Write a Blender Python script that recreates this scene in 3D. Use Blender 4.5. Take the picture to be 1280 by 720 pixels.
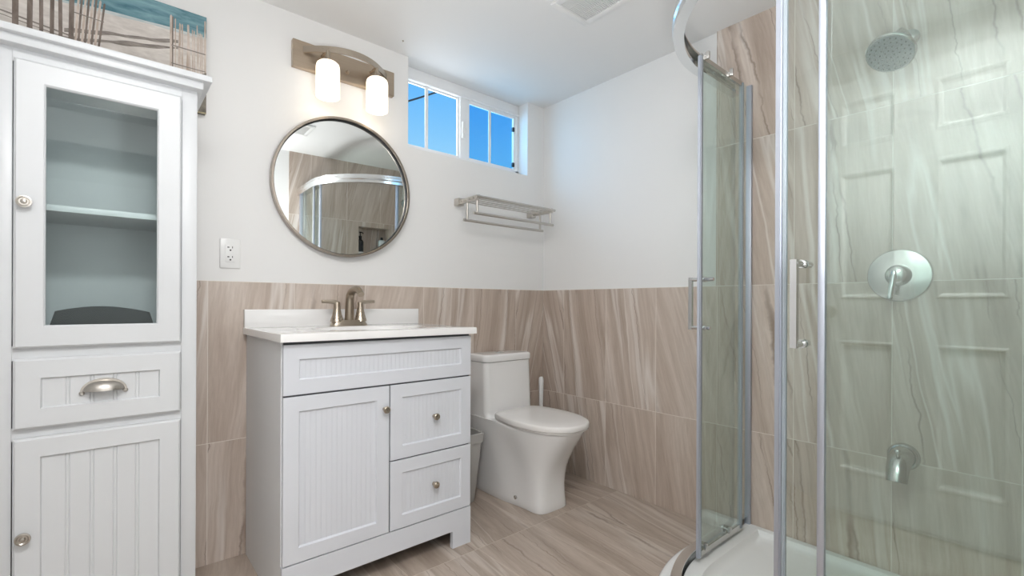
import bpy, bmesh, math, random
from mathutils import Vector, Matrix

# ------------------------------------------------------------------ clear
for o in list(bpy.data.objects):
    bpy.data.objects.remove(o, do_unlink=True)
SC = bpy.context.scene
COL = SC.collection
PI = math.pi

# ------------------------------------------------------------------ camera
# world: corner of mirror wall (y=0) and toilet wall (x=0) on the floor is the origin; room is x<0, y<0
CAM = Vector((-2.0114, -2.0429, 0.9637))
YAW, ROLL = 0.7118, 0.0041
fw = Vector((math.sin(YAW), math.cos(YAW), 0))
r0 = Vector((math.cos(YAW), -math.sin(YAW), 0))
u0 = Vector((0, 0, 1))
rt = r0 * math.cos(ROLL) + u0 * math.sin(ROLL)
up = u0 * math.cos(ROLL) - r0 * math.sin(ROLL)
cd = bpy.data.cameras.new('camera')
cam = bpy.data.objects.new('camera', cd)
COL.objects.link(cam)
cam.matrix_world = Matrix(((rt.x, up.x, -fw.x, CAM.x), (rt.y, up.y, -fw.y, CAM.y), (rt.z, up.z, -fw.z, CAM.z), (0, 0, 0, 1)))
cd.sensor_width = 36.0
cd.sensor_fit = 'HORIZONTAL'
cd.lens = 36.0 * 592.93 / 1280.0
cd.shift_y = 19.12 / 1280.0
cd.clip_start = 0.02
SC.camera = cam

# ------------------------------------------------------------------ view
SC.view_settings.view_transform = 'Standard'
SC.view_settings.look = 'None'
SC.view_settings.gamma = 1.0
SC.view_settings.use_curve_mapping = False
SC.view_settings.exposure = 0.04

# ------------------------------------------------------------------ sky (seen through the window)
W = bpy.data.worlds.new('sky')
SC.world = W
W.use_nodes = True
nt = W.node_tree
nt.nodes.clear()
wo = nt.nodes.new('ShaderNodeOutputWorld')
bg = nt.nodes.new('ShaderNodeBackground')
tc = nt.nodes.new('ShaderNodeTexCoord')
sp = nt.nodes.new('ShaderNodeSeparateXYZ')
rp = nt.nodes.new('ShaderNodeValToRGB')
nt.links.new(tc.outputs['Generated'], sp.inputs[0])
nt.links.new(sp.outputs['Z'], rp.inputs[0])
nt.links.new(rp.outputs[0], bg.inputs[0])
nt.links.new(bg.outputs[0], wo.inputs[0])
e = rp.color_ramp.elements
e[0].position = 0.0
e[0].color = (0.75, 0.88, 0.97, 1)
e[1].position = 0.75
e[1].color = (0.03, 0.20, 0.68, 1)
k = e.new(0.27)
k.color = (0.33, 0.70, 1.0, 1)
k = e.new(0.43)
k.color = (0.105, 0.475, 1.0, 1)
bg.inputs[1].default_value = 1.0


# ------------------------------------------------------------------ area lights
def area(name, loc, size, power, color, rot=(0, 0, 0), size_y=None, spread=None):
    d = bpy.data.lights.new(name, 'AREA')
    d.energy = power
    d.color = color
    d.size = size
    if size_y:
        d.shape = 'RECTANGLE'
        d.size_y = size_y
    else:
        d.shape = 'DISK'
    if spread:
        d.spread = spread
    o = bpy.data.objects.new(name, d)
    o.location = loc
    o.rotation_euler = rot
    COL.objects.link(o)
    return o


HC = 2.144
area('room_lamp', (-1.95, -1.89, HC - 0.052), 0.34, 20, (1.0, 0.99, 0.985))
area('hall_fill_top', (-2.0, -2.95, HC - 0.03), 1.0, 6, (1.0, 0.99, 0.98), size_y=0.8)  # unseen fill added in the hall to light the cabinet fronts
# unseen upright light added in the hall to fill the room from behind
area('hall_fill_upright', (-2.0, -3.66, 1.15), 1.3, 6, (0.95, 0.98, 1.0), rot=(math.radians(90), 0, 0), size_y=1.5)
# unseen upward light without a fixture, added to brighten ceiling and room
area('ceiling_uplight_fill', (-1.55, -1.80, 1.02), 0.30, 15.5, (0.96, 0.98, 1.0), rot=(math.radians(180), 0, 0))
# daylight entering through the high window
area('window_daylight', (-0.52, 0.24, 1.99), 0.70, 3.8, (0.84, 0.92, 1.0), rot=(math.radians(-68), 0, 0), size_y=0.30)


# ================================================================== materials
class NT:
    def __init__(self, name):
        self.m = bpy.data.materials.new(name)
        self.m.use_nodes = True
        self.t = self.m.node_tree
        self.t.nodes.clear()
        self.out = self.t.nodes.new('ShaderNodeOutputMaterial')

    def new(self, typ, **kw):
        n = self.t.nodes.new(typ)
        for a, b in kw.items():
            setattr(n, a, b)
        return n

    def set(self, sock, v):
        if isinstance(v, bpy.types.NodeSocket):
            self.t.links.new(v, sock)
        else:
            sock.default_value = v

    def math(self, op, a, b=0.0, c=0.0, clamp=False):
        n = self.new('ShaderNodeMath', operation=op, use_clamp=clamp)
        self.set(n.inputs[0], a)
        self.set(n.inputs[1], b)
        self.set(n.inputs[2], c)
        return n.outputs[0]

    def comb(self, x, y, z):
        n = self.new('ShaderNodeCombineXYZ')
        for i, v in enumerate((x, y, z)):
            self.set(n.inputs[i], v)
        return n.outputs[0]

    def noise(self, vec, scale=1.0, detail=4.0, rough=0.55, dist=0.0):
        n = self.new('ShaderNodeTexNoise')
        self.set(n.inputs['Vector'], vec)
        n.inputs['Scale'].default_value = scale
        n.inputs['Detail'].default_value = detail
        n.inputs['Roughness'].default_value = rough
        n.inputs['Distortion'].default_value = dist
        return n.outputs[0]

    def ramp(self, f, stops):
        n = self.new('ShaderNodeValToRGB')
        self.set(n.inputs[0], f)
        el = n.color_ramp.elements
        while len(el) < len(stops):
            el.new(0.5)
        for i, (p, c) in enumerate(stops):
            el[i].position = p
            el[i].color = (c[0], c[1], c[2], 1)
        return n.outputs[0]

    def mix(self, f, a, b):
        n = self.new('ShaderNodeMix', data_type='RGBA')
        self.set(n.inputs[0], f)
        for s, v in ((n.inputs[6], a), (n.inputs[7], b)):
            if isinstance(v, tuple):
                v = (v[0], v[1], v[2], 1)
            self.set(s, v)
        return n.outputs[2]

    def coords(self):
        n = self.new('ShaderNodeTexCoord')
        s = self.new('ShaderNodeSeparateXYZ')
        self.t.links.new(n.outputs['Object'], s.inputs[0])
        return s.outputs[0], s.outputs[1], s.outputs[2], n.outputs['Object']

    def principled(self, color, rough=0.5, metal=0.0, spec=0.5, coat=0.0, normal=None, **kw):
        b = self.new('ShaderNodeBsdfPrincipled')
        if isinstance(color, tuple):
            color = (color[0], color[1], color[2], 1)
        self.set(b.inputs['Base Color'], color)
        self.set(b.inputs['Roughness'], rough)
        self.set(b.inputs['Metallic'], metal)
        self.set(b.inputs['Specular IOR Level'], spec)
        self.set(b.inputs['Coat Weight'], coat)
        if normal is not None:
            self.set(b.inputs['Normal'], normal)
        self.t.links.new(b.outputs[0], self.out.inputs[0])
        return b

    def bump(self, h, strength=0.2, dist=0.002):
        n = self.new('ShaderNodeBump')
        n.inputs['Strength'].default_value = strength
        n.inputs['Distance'].default_value = dist
        self.set(n.inputs['Height'], h)
        return n.outputs[0]


def plain(name, color, rough=0.5, metal=0.0, spec=0.5, coat=0.0, var=0.02, nscale=30.0, bump=0.0):
    n = NT(name)
    x, y, z, v = n.coords()
    f = n.noise(v, nscale, 3.0)
    c = n.mix(f, tuple(max(0, k * (1 - var)) for k in color), tuple(min(1, k * (1 + var)) for k in color))
    nm = n.bump(n.noise(v, nscale * 8, 2.0), bump, 0.001) if bump else None
    n.principled(c, rough, metal, spec, coat, nm)
    return n.m


def brushed(name, color, rough=0.3, axis=0):
    n = NT(name)
    x, y, z, v = n.coords()
    s = [400.0, 400.0, 400.0]
    s[axis] = 6.0
    vv = n.comb(n.math('MULTIPLY', x, s[0]), n.math('MULTIPLY', y, s[1]), n.math('MULTIPLY', z, s[2]))
    f = n.noise(vv, 1.0, 2.0)
    c = n.mix(f, tuple(k * 0.88 for k in color), tuple(min(1, k * 1.08) for k in color))
    n.principled(c, n.math('MULTIPLY_ADD', f, 0.12, rough - 0.06), 1.0)
    return n.m


def stone(name, ua, va, u0, v0, tw, th, ang, cols, grout, rough=0.3, streak=(9.5, 0.62), gw=0.0024):
    """marble-look porcelain tiles laid in a stacked grid; ua/va pick the axes the grid runs along"""
    n = NT(name)
    x, y, z, v = n.coords()
    ax = (x, y, z)
    u = n.math('SUBTRACT', ax[ua], u0)
    w = n.math('SUBTRACT', ax[va], v0)
    cu = n.math('DIVIDE', u, tw)
    cw = n.math('DIVIDE', w, th)
    iu = n.math('FLOOR', cu)
    iw = n.math('FLOOR', cw)
    fu = n.math('MULTIPLY', n.math('SUBTRACT', 0.5, n.math('ABSOLUTE', n.math('SUBTRACT', n.math('SUBTRACT', cu, iu), 0.5))), tw)
    fv = n.math('MULTIPLY', n.math('SUBTRACT', 0.5, n.math('ABSOLUTE', n.math('SUBTRACT', n.math('SUBTRACT', cw, iw), 0.5))), th)
    edge = n.math('MINIMUM', fu, fv)
    gmask = n.math('LESS_THAN', edge, gw * 0.5)
    wn = n.new('ShaderNodeTexWhiteNoise', noise_dimensions='2D')
    n.set(wn.inputs['Vector'], n.comb(iu, iw, 0.0))
    sr = n.new('ShaderNodeSeparateColor')
    n.set(sr.inputs[0], wn.outputs['Color'])
    ra, rb, rc = sr.outputs[0], sr.outputs[1], sr.outputs[2]
    a = n.math('MULTIPLY_ADD', n.math('SUBTRACT', ra, 0.5), 0.26, ang)
    ca, sa = n.math('COSINE', a), n.math('SINE', a)
    p = n.math('SUBTRACT', n.math('MULTIPLY', u, ca), n.math('MULTIPLY', w, sa))
    q = n.math('ADD', n.math('MULTIPLY', u, sa), n.math('MULTIPLY', w, ca))
    off = n.math('MULTIPLY', rb, 17.0)
    # gentle wander so the veins curve
    wander = n.noise(n.comb(n.math('ADD', p, off), q, rc), 2.6, 3.0)
    p2 = n.math('MULTIPLY_ADD', n.math('SUBTRACT', wander, 0.5), 0.035, p)
    V = n.comb(n.math('MULTIPLY_ADD', p2, streak[0], off), n.math('MULTIPLY', q, streak[1]), n.math('MULTIPLY', rc, 9.0))
    base = n.noise(V, 1.0, 10.0, 0.70, 0.45)
    col = n.ramp(base, [(0.30, cols[0]), (0.47, cols[1]), (0.60, cols[2]), (0.74, cols[3])])
    fine = n.noise(n.comb(n.math('MULTIPLY', p2, streak[0] * 9.0), n.math('MULTIPLY', q, streak[1] * 10.0), off), 1.0, 6.0, 0.7)
    col = n.mix(n.math('MULTIPLY', n.math('SUBTRACT', fine, 0.44, clamp=True), 1.5, clamp=True), col, cols[0])
    # pale mineral veins
    l1 = n.noise(n.comb(n.math('MULTIPLY_ADD', p2, streak[0] * 0.75, off), n.math('MULTIPLY', q, streak[1] * 0.45), 3.3), 1.0, 3.0, 0.5, 0.4)
    l1 = n.math('SUBTRACT', 1.0, n.math('DIVIDE', n.math('ABSOLUTE', n.math('SUBTRACT', l1, 0.44)), 0.028), clamp=True)
    col = n.mix(n.math('MULTIPLY', l1, 0.5), col, cols[4])
    # thin dark cracks, long and wandering along the grain
    wig = n.math('SUBTRACT', n.noise(n.comb(n.math('MULTIPLY', q, 17.0), n.math('MULTIPLY', p, 5.0), off), 1.0, 4.0, 0.6), 0.5)
    p3 = n.math('MULTIPLY_ADD', wig, 0.034, p2)
    l2 = n.noise(n.comb(n.math('MULTIPLY_ADD', p3, 7.0, off), n.math('MULTIPLY', q, 0.22), n.math('MULTIPLY_ADD', rc, 5.0, 8.1)), 1.0, 1.0, 0.4, 0.0)
    l2 = n.math('SUBTRACT', 1.0, n.math('DIVIDE', n.math('ABSOLUTE', n.math('SUBTRACT', l2, 0.5)), 0.009), clamp=True)
    gate = n.math('MULTIPLY', n.math('SUBTRACT', n.noise(n.comb(n.math('ADD', p, off), q, 5.0), 4.0, 2.0), 0.36, clamp=True), 5.0, clamp=True)
    col = n.mix(n.math('MULTIPLY', n.math('MULTIPLY', l2, gate), 0.75), col, cols[5])
    col = n.mix(gmask, col, grout)
    rr = n.mix(gmask, (rough, rough, rough), (0.8, 0.8, 0.8))
    h = n.math('MULTIPLY', n.math('SUBTRACT', n.math('DIVIDE', edge, gw * 0.9), 0.0, clamp=True), 1.0)
    n.principled(col, rr, 0.0, 0.5, 0.0, n.bump(h, 0.35, 0.0012))
    return n.m


def pane_glass(name, tint, ior=1.5, gloss=(0.9, 0.95, 0.93), boost=1.0):
    n = NT(name)
    tr = n.new('ShaderNodeBsdfTransparent')
    tr.inputs[0].default_value = (*tint, 1)
    gl = n.new('ShaderNodeBsdfGlossy')
    gl.inputs['Color'].default_value = (*gloss, 1)
    gl.inputs['Roughness'].default_value = 0.0
    fr = n.new('ShaderNodeFresnel')
    # same reflectance entering and leaving the pane
    geo = n.new('ShaderNodeNewGeometry')
    iorv = n.math('ADD', n.math('MULTIPLY', geo.outputs['Backfacing'], 1.0 / ior - ior), ior)
    n.set(fr.inputs[0], ior)
    x, y, z, v = n.coords()
    f = n.math('MULTIPLY', fr.outputs[0], boost, clamp=True)
    f = n.math('MULTIPLY', f, n.math('MULTIPLY_ADD', n.noise(v, 3.0, 2.0), 0.1, 0.95))
    f = n.math('MULTIPLY', f, n.math('SUBTRACT', 1.0, geo.outputs['Backfacing']))
    ms = n.new('ShaderNodeMixShader')
    n.set(ms.inputs[0], f)
    n.t.links.new(tr.outputs[0], ms.inputs[1])
    n.t.links.new(gl.outputs[0], ms.inputs[2])
    n.t.links.new(ms.outputs[0], n.out.inputs[0])
    return n.m


def emitter(name, color, strength, base=(0.9, 0.88, 0.84)):
    n = NT(name)
    x, y, z, v = n.coords()
    b = n.principled(base, 0.25)
    f = n.noise(v, 20.0, 1.0)
    n.set(b.inputs['Emission Color'], n.mix(f, tuple(k * 0.98 for k in color), color))
    b.inputs['Emission Strength'].default_value = strength
    return n.m


M = {}
M['wall'] = plain('wall_paint', (0.83, 0.825, 0.815), 0.55, var=0.008, nscale=3.0, bump=0.03)
M['ceil'] = plain('ceiling_paint', (0.82, 0.82, 0.815), 0.6, var=0.008, nscale=3.0)
TC = [(0.375, 0.292, 0.235), (0.535, 0.445, 0.378), (0.640, 0.555, 0.490), (0.735, 0.670, 0.615), (0.84, 0.80, 0.76), (0.21, 0.15, 0.115)]
M['tile_back'] = stone('tile_back', 0, 2, -0.22, 0.445, 0.30, 0.597, 0.12, TC, (0.76, 0.70, 0.64))
M['tile_right'] = stone('tile_right', 1, 2, -0.17, 0.445, 0.30, 0.597, 0.16, TC, (0.76, 0.70, 0.64))
M['tile_front'] = stone('tile_front', 0, 2, -0.22, 0.445, 0.30, 0.597, 0.18, TC, (0.76, 0.70, 0.64))
FC = [(0.310, 0.245, 0.197), (0.440, 0.362, 0.300), (0.520, 0.440, 0.375), (0.620, 0.545, 0.480), (0.69, 0.63, 0.57), (0.20, 0.145, 0.11)]
M['floor'] = stone('tile_floor', 0, 1, -0.893, -0.550, 0.30, 0.60, 0.10, FC, (0.60, 0.53, 0.46), rough=0.34, streak=(11.0, 0.9))
M['lacquer'] = plain('white_lacquer', (0.69, 0.71, 0.755), 0.32, var=0.006)
M['lacquer_warm'] = plain('white_cabinet_paint', (0.66, 0.675, 0.69), 0.35, var=0.006)
M['side'] = plain('cabinet_side_paint', (0.78, 0.785, 0.79), 0.4, var=0.006)
M['gap_shade'] = plain('painted_gap_shade', (0.10, 0.10, 0.11), 0.8)
M['counter'] = plain('cultured_marble', (0.86, 0.85, 0.84), 0.12, coat=0.3, var=0.006)
M['ceramic'] = plain('glazed_ceramic', (0.84, 0.835, 0.83), 0.10, coat=0.4, var=0.004)
M['seat'] = plain('seat_plastic', (0.84, 0.82, 0.80), 0.20, var=0.004)
M['nickel'] = brushed('brushed_nickel', (0.49, 0.425, 0.35), 0.30, 0)
M['nickel_v'] = brushed('brushed_nickel_upright', (0.47, 0.405, 0.33), 0.28, 2)
M['bronze'] = brushed('mirror_frame_metal', (0.40, 0.35, 0.30), 0.30, 2)
M['pull'] = brushed('pull_nickel', (0.50, 0.47, 0.43), 0.30, 0)
M['plate'] = brushed('light_plate_nickel', (0.50, 0.41, 0.32), 0.34, 0)
M['spout'] = brushed('spout_nickel', (0.37, 0.31, 0.245), 0.30, 2)
M['steel'] = brushed('rack_steel', (0.58, 0.55, 0.51), 0.32, 0)
M['chrome'] = plain('chrome', (0.78, 0.79, 0.80), 0.06, 1.0, var=0.01)
M['satin'] = brushed('satin_aluminium', (0.55, 0.585, 0.66), 0.50, 2)
M['rail'] = plain('bright_rail', (0.82, 0.83, 0.84), 0.16, 1.0, var=0.01)
M['shower_metal'] = brushed('shower_nickel', (0.62, 0.61, 0.59), 0.22, 2)
M['head_face'] = plain('shower_head_face', (0.30, 0.31, 0.31), 0.35, 0.6)
M['black'] = plain('black_plastic', (0.012, 0.013, 0.015), 0.45)
M['rubber'] = plain('grey_seal', (0.30, 0.34, 0.37), 0.4)
M['white_plastic'] = plain('white_plastic', (0.84, 0.84, 0.83), 0.3, var=0.006)
M['slot'] = plain('outlet_slot', (0.03, 0.03, 0.03), 0.6)
M['bin'] = plain('grey_plastic', (0.47, 0.46, 0.44), 0.45)
M['vent'] = plain('vent_plastic', (0.82, 0.82, 0.81), 0.4)
M['vent_dark'] = plain('vent_void', (0.10, 0.10, 0.10), 0.8)
M['vinyl'] = plain('window_vinyl', (0.86, 0.87, 0.88), 0.3, var=0.004)
M['tray'] = plain('acrylic_tray', (0.82, 0.83, 0.82), 0.16, coat=0.2, var=0.004)
M['glass'] = pane_glass('shower_glass', (0.932, 0.974, 0.963), 1.75, boost=1.4)
M['glass_edge'] = plain('glass_edge', (0.25, 0.46, 0.43), 0.15)
M['cab_glass'] = pane_glass('cabinet_glass', (0.92, 0.96, 0.955), 1.5, boost=0.6)
M['win_glass'] = pane_glass('window_glass', (0.97, 0.98, 0.99), 1.45)
M['win_screen'] = pane_glass('window_glass_screened', (0.52, 0.78, 0.94), 1.45)
M['mirror'] = plain('mirror_silver', (0.86, 0.88, 0.87), 0.0, 1.0, var=0.002)
M['shade'] = emitter('frosted_shade', (1.0, 0.87, 0.70), 1.15)
M['lamp'] = emitter('downlight_lens', (1.0, 0.97, 0.93), 2.0)
M['door'] = plain('door_paint', (0.82, 0.82, 0.81), 0.4, var=0.006)
M['cable'] = plain('cable_rubber', (0.02, 0.03, 0.05), 0.6)
M['bottle_dark'] = plain('dark_bottle', (0.015, 0.015, 0.018), 0.25)
M['bottle_pale'] = plain('pale_bottle', (0.62, 0.70, 0.72), 0.3)
M['bottle_label'] = plain('bottle_label', (0.75, 0.75, 0.74), 0.5)


# picture materials
def paint(name, c0, c1, scale, stretch=(1, 1, 1), rough=0.6):
    n = NT(name)
    x, y, z, v = n.coords()
    vv = n.comb(n.math('MULTIPLY', x, stretch[0]), n.math('MULTIPLY', y, stretch[1]), n.math('MULTIPLY', z, stretch[2]))
    f = n.noise(vv, scale, 5.0, 0.6, 0.4)
    n.principled(n.ramp(f, [(0.32, c0), (0.68, c1)]), rough)
    return n.m


M['art_sea'] = paint('print_sea', (0.055, 0.16, 0.20), (0.22, 0.38, 0.42), 10, (1, 1, 5))
M['art_foam'] = paint('print_surf', (0.30, 0.42, 0.44), (0.62, 0.62, 0.60), 16, (1, 1, 5))
M['art_sand'] = paint('print_sand', (0.52, 0.47, 0.43), (0.70, 0.65, 0.60), 18, (1, 1, 3))
M['art_band'] = paint('print_wet_sand', (0.17, 0.145, 0.125), (0.30, 0.26, 0.23), 30, (1, 1, 4))
M['art_slat'] = paint('print_slat', (0.10, 0.075, 0.060), (0.24, 0.19, 0.16), 12, (3, 1, 1))
M['art_slat_light'] = paint('print_slat_light', (0.38, 0.29, 0.22), (0.66, 0.57, 0.50), 14, (3, 1, 1))
M['art_grass'] = paint('print_grass', (0.14, 0.13, 0.06), (0.42, 0.36, 0.22), 40, (1, 1, 1))
M['art_side'] = paint('print_edge', (0.09, 0.08, 0.06), (0.25, 0.22, 0.18), 30)


# ================================================================== geometry helpers
def wloc(p):
    v = Vector((0, 0, 0))
    while p is not None:
        v += p.location
        p = p.parent
    return v


def obj(name, bm, mat, parent=None, smooth=True, angle=32, loc=None):
    me = bpy.data.meshes.new(name)
    bmesh.ops.recalc_face_normals(bm, faces=bm.faces[:])
    bm.to_mesh(me)
    bm.free()
    mats = mat if isinstance(mat, (list, tuple)) else [mat]
    for m in mats:
        me.materials.append(m)
    if smooth:
        me.shade_smooth()
        me.set_sharp_from_angle(angle=math.radians(angle))
    o = bpy.data.objects.new(name, me)
    COL.objects.link(o)
    if parent is not None:
        me.transform(Matrix.Translation(-wloc(parent)))
        o.parent = parent
    elif loc is not None:
        me.transform(Matrix.Translation(-Vector(loc)))
        o.location = loc
    return o


def tag(o, label, cat, group=None, kind=None):
    o['label'] = label
    o['category'] = cat
    if group:
        o['group'] = group
    if kind:
        o['kind'] = kind
    return o


def thing(name, label, cat, loc, group=None, kind=None):
    o = bpy.data.objects.new(name, None)
    o.empty_display_size = 0.05
    o.location = loc
    COL.objects.link(o)
    return tag(o, label, cat, group, kind)


def dup(root, loc, label):
    r = root.copy()
    COL.objects.link(r)
    r.location = loc
    r['label'] = label
    for ch in list(root.children):
        c = ch.copy()
        COL.objects.link(c)
        c.parent = r
        for g in ch.children:
            d = g.copy()
            COL.objects.link(d)
            d.parent = c
    return r


def box(bm, x0, x1, y0, y1, z0, z1, bev=0.0, seg=2, mi=0):
    xs, ys, zs = sorted((x0, x1)), sorted((y0, y1)), sorted((z0, z1))
    v = [bm.verts.new((x, y, z)) for x in xs for y in ys for z in zs]
    idx = [(0, 1, 3, 2), (4, 6, 7, 5), (0, 4, 5, 1), (2, 3, 7, 6), (0, 2, 6, 4), (1, 5, 7, 3)]
    fs = [bm.faces.new([v[i] for i in f]) for f in idx]
    for f in fs:
        f.material_index = mi
    if bev > 0:
        es = list({ed for f in fs for ed in f.edges})
        bmesh.ops.bevel(bm, geom=es, offset=bev, segments=seg, profile=0.5, affect='EDGES')
    return bm


def B():
    return bmesh.new()


def bx(*a, **k):
    return box(B(), *a, **k)


def frame_axes(d):
    d = Vector(d).normalized()
    a = Vector((0, 0, 1)) if abs(d.z) < 0.9 else Vector((1, 0, 0))
    u = a.cross(d).normalized()
    return u, d.cross(u).normalized(), d


def lathe(bm, base, direction, prof, seg=32, cap=True, mi=0):
    """prof: list of (distance along direction, radius)"""
    u, w, d = frame_axes(direction)
    base = Vector(base)
    rings = []
    for t, r in prof:
        rings.append([bm.verts.new(base + d * t + (u * math.cos(2 * PI * i / seg) + w * math.sin(2 * PI * i / seg)) * max(r, 1e-5)) for i in range(seg)])
    for a, b in zip(rings, rings[1:]):
        for i in range(seg):
            bm.faces.new((a[i], a[(i + 1) % seg], b[(i + 1) % seg], b[i])).material_index = mi
    if cap:
        bm.faces.new(rings[0][::-1]).material_index = mi
        bm.faces.new(rings[-1]).material_index = mi
    return bm


def sweep(bm, path, section, closed=False, up_hint=None, scales=None, mi=0):
    """section: list of (a, b) in the plane normal to the path; up_hint fixes the b axis"""
    P = [Vector(p) for p in path]
    n = len(P)
    rings = []
    pu = None
    for i in range(n):
        if closed:
            d = (P[(i + 1) % n] - P[i - 1]).normalized()
        else:
            d = (P[min(i + 1, n - 1)] - P[max(i - 1, 0)]).normalized()
        if up_hint is not None:
            b = (Vector(up_hint) - d * Vector(up_hint).dot(d)).normalized()
            a = d.cross(b).normalized()
        else:
            if pu is None:
                a, b, _ = frame_axes(d)
            else:
                a = (pu - d * pu.dot(d)).normalized()
                b = d.cross(a).normalized()
            pu = a
        s = scales[i] if scales else 1.0
        sx, sy = s if isinstance(s, tuple) else (s, s)
        rings.append([bm.verts.new(P[i] + a * p * sx + b * q * sy) for p, q in section])
    m = len(section)
    pairs = list(zip(rings, rings[1:])) + ([(rings[-1], rings[0])] if closed else [])
    for r, s in pairs:
        for j in range(m):
            bm.faces.new((r[j], r[(j + 1) % m], s[(j + 1) % m], s[j])).material_index = mi
    if not closed:
        bm.faces.new(rings[0][::-1]).material_index = mi
        bm.faces.new(rings[-1]).material_index = mi
    return bm


def circ(r, seg=14):
    return [(r * math.cos(2 * PI * i / seg), r * math.sin(2 * PI * i / seg)) for i in range(seg)]


def rect(a, b):
    return [(-a, -b), (a, -b), (a, b), (-a, b)]


def tube(bm, path, r, seg=14, scales=None, mi=0):
    return sweep(bm, path, circ(r, seg), scales=scales, mi=mi)


def loft(bm, rings, cap=True):
    R = [[bm.verts.new(p) for p in r] for r in rings]
    m = len(R[0])
    for a, b in zip(R, R[1:]):
        for j in range(m):
            bm.faces.new((a[j], a[(j + 1) % m], b[(j + 1) % m], b[j]))
    if cap:
        bm.faces.new(R[0][::-1])
        bm.faces.new(R[-1])
    return bm


def curve_at(pts, t):
    """monotone cubic through (t, value) pairs"""
    n = len(pts)
    xs_ = [p[0] for p in pts]
    ys_ = [p[1] for p in pts]
    if t <= xs_[0]:
        return ys_[0]
    if t >= xs_[-1]:
        return ys_[-1]
    dl = [(ys_[i + 1] - ys_[i]) / (xs_[i + 1] - xs_[i]) for i in range(n - 1)]
    m = [dl[0]] + [0.0 if dl[i - 1] * dl[i] <= 0 else 2 * dl[i - 1] * dl[i] / (dl[i - 1] + dl[i]) for i in range(1, n - 1)] + [dl[-1]]
    for i in range(n - 1):
        if t <= xs_[i + 1]:
            h = xs_[i + 1] - xs_[i]
            k = (t - xs_[i]) / h
            return (ys_[i] * (1 + 2 * k) * (1 - k) ** 2 + h * m[i] * k * (1 - k) ** 2 + ys_[i + 1] * k * k * (3 - 2 * k) + h * m[i + 1] * k * k * (k - 1))


def shaker(bm, x0, x1, z0, z1, yb, yf, stile, depth=0.009, bev=0.002, groove=None, lip=0.003, rail=None, hole=False):
    """framed panel facing -y: front plane yf, back plane yb; recessed beadboard panel with grooves at given pitch"""
    rail = stile if rail is None else rail
    ix0, ix1, iz0, iz1 = x0 + stile, x1 - stile, z0 + rail, z1 - rail
    yp = yf + depth

    def ring(a, b, c, d, y):
        return [bm.verts.new(p) for p in ((a, y, c), (b, y, c), (b, y, d), (a, y, d))]
    rb = ring(x0, x1, z0, z1, yb)
    r1 = ring(x0, x1, z0, z1, yf + bev)
    r2 = ring(x0 + bev, x1 - bev, z0 + bev, z1 - bev, yf)
    r3 = ring(ix0, ix1, iz0, iz1, yf)
    r4 = ring(ix0 + lip, ix1 - lip, iz0 + lip, iz1 - lip, yp if not hole else yf + 0.004)
    chain = [rb, r1, r2, r3, r4]
    if hole:
        r5 = ring(ix0 + lip, ix1 - lip, iz0 + lip, iz1 - lip, yb)
        chain.append(r5)
    for a, b in zip(chain, chain[1:]):
        for i in range(4):
            bm.faces.new((a[i], a[(i + 1) % 4], b[(i + 1) % 4], b[i]))
    if hole:
        a, b = chain[-1], rb
        for i in range(4):
            bm.faces.new((a[i], a[(i + 1) % 4], b[(i + 1) % 4], b[i]))
        return bm
    bm.faces.new(rb)
    xa, xb, za, zb = ix0 + lip, ix1 - lip, iz0 + lip, iz1 - lip
    prof = [(xa, yp)]
    if groove:
        pitch, gwid, double = groove
        nn = max(1, round((xb - xa) / pitch))
        st = (xb - xa) / nn
        for i in range(1, nn):
            c = xa + i * st
            for cc in ((c - gwid * 1.1, c + gwid * 1.1) if double else (c,)):
                prof += [(cc - gwid * 0.5, yp), (cc, yp + gwid * 0.55), (cc + gwid * 0.5, yp)]
    prof.append((xb, yp))
    lo = [bm.verts.new((x, y, za)) for x, y in prof]
    hi = [bm.verts.new((x, y, zb)) for x, y in prof]
    for i in range(len(prof) - 1):
        bm.faces.new((lo[i], lo[i + 1], hi[i + 1], hi[i]))
    return bm


# ================================================================== room shell
FY = -2.10       # front wall plane
LX = -2.42       # left wall plane
PT = 0.008       # tile thickness: tile faces are at x=0 / y=0, paint sits PT behind


def struct(name, bm, mat, label, cat, **k):
    return tag(obj(name, bm, mat, **k), label, cat, kind='structure')


struct('floor', bx(LX - 0.1, 0.1, -3.7, 0.1, -0.10, 0.0), M['floor'], 'beige stone-look tiled bathroom floor', 'floor', smooth=False)
struct('ceiling', bx(-3.1, 0.2, -3.7, 0.25, HC, HC + 0.10), M['ceil'], 'flat white painted ceiling', 'ceiling', smooth=False)

WX0, WX1, WZ = -0.905, -0.127, 1.713
bm = B()
box(bm, LX - 0.1, WX0, PT, 0.125, 0, HC)
box(bm, WX1, PT + 0.12, PT, 0.125, 0, HC)
box(bm, WX0, WX1, PT, 0.125, 0, WZ)
struct('wall_back', bm, M['wall'], 'off-white wall with the mirror, vanity light and high window', 'wall', smooth=False)
struct('wall_right', bx(PT, 0.12, FY - 0.12, PT, 0, HC), M['wall'], 'white wall beside the toilet', 'wall', smooth=False)
struct('wall_left', bx(LX - 0.10, LX, FY - 0.12, 0.2, 0, HC), M['wall'], 'white wall left of the tall cabinet', 'wall', smooth=False)

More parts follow.
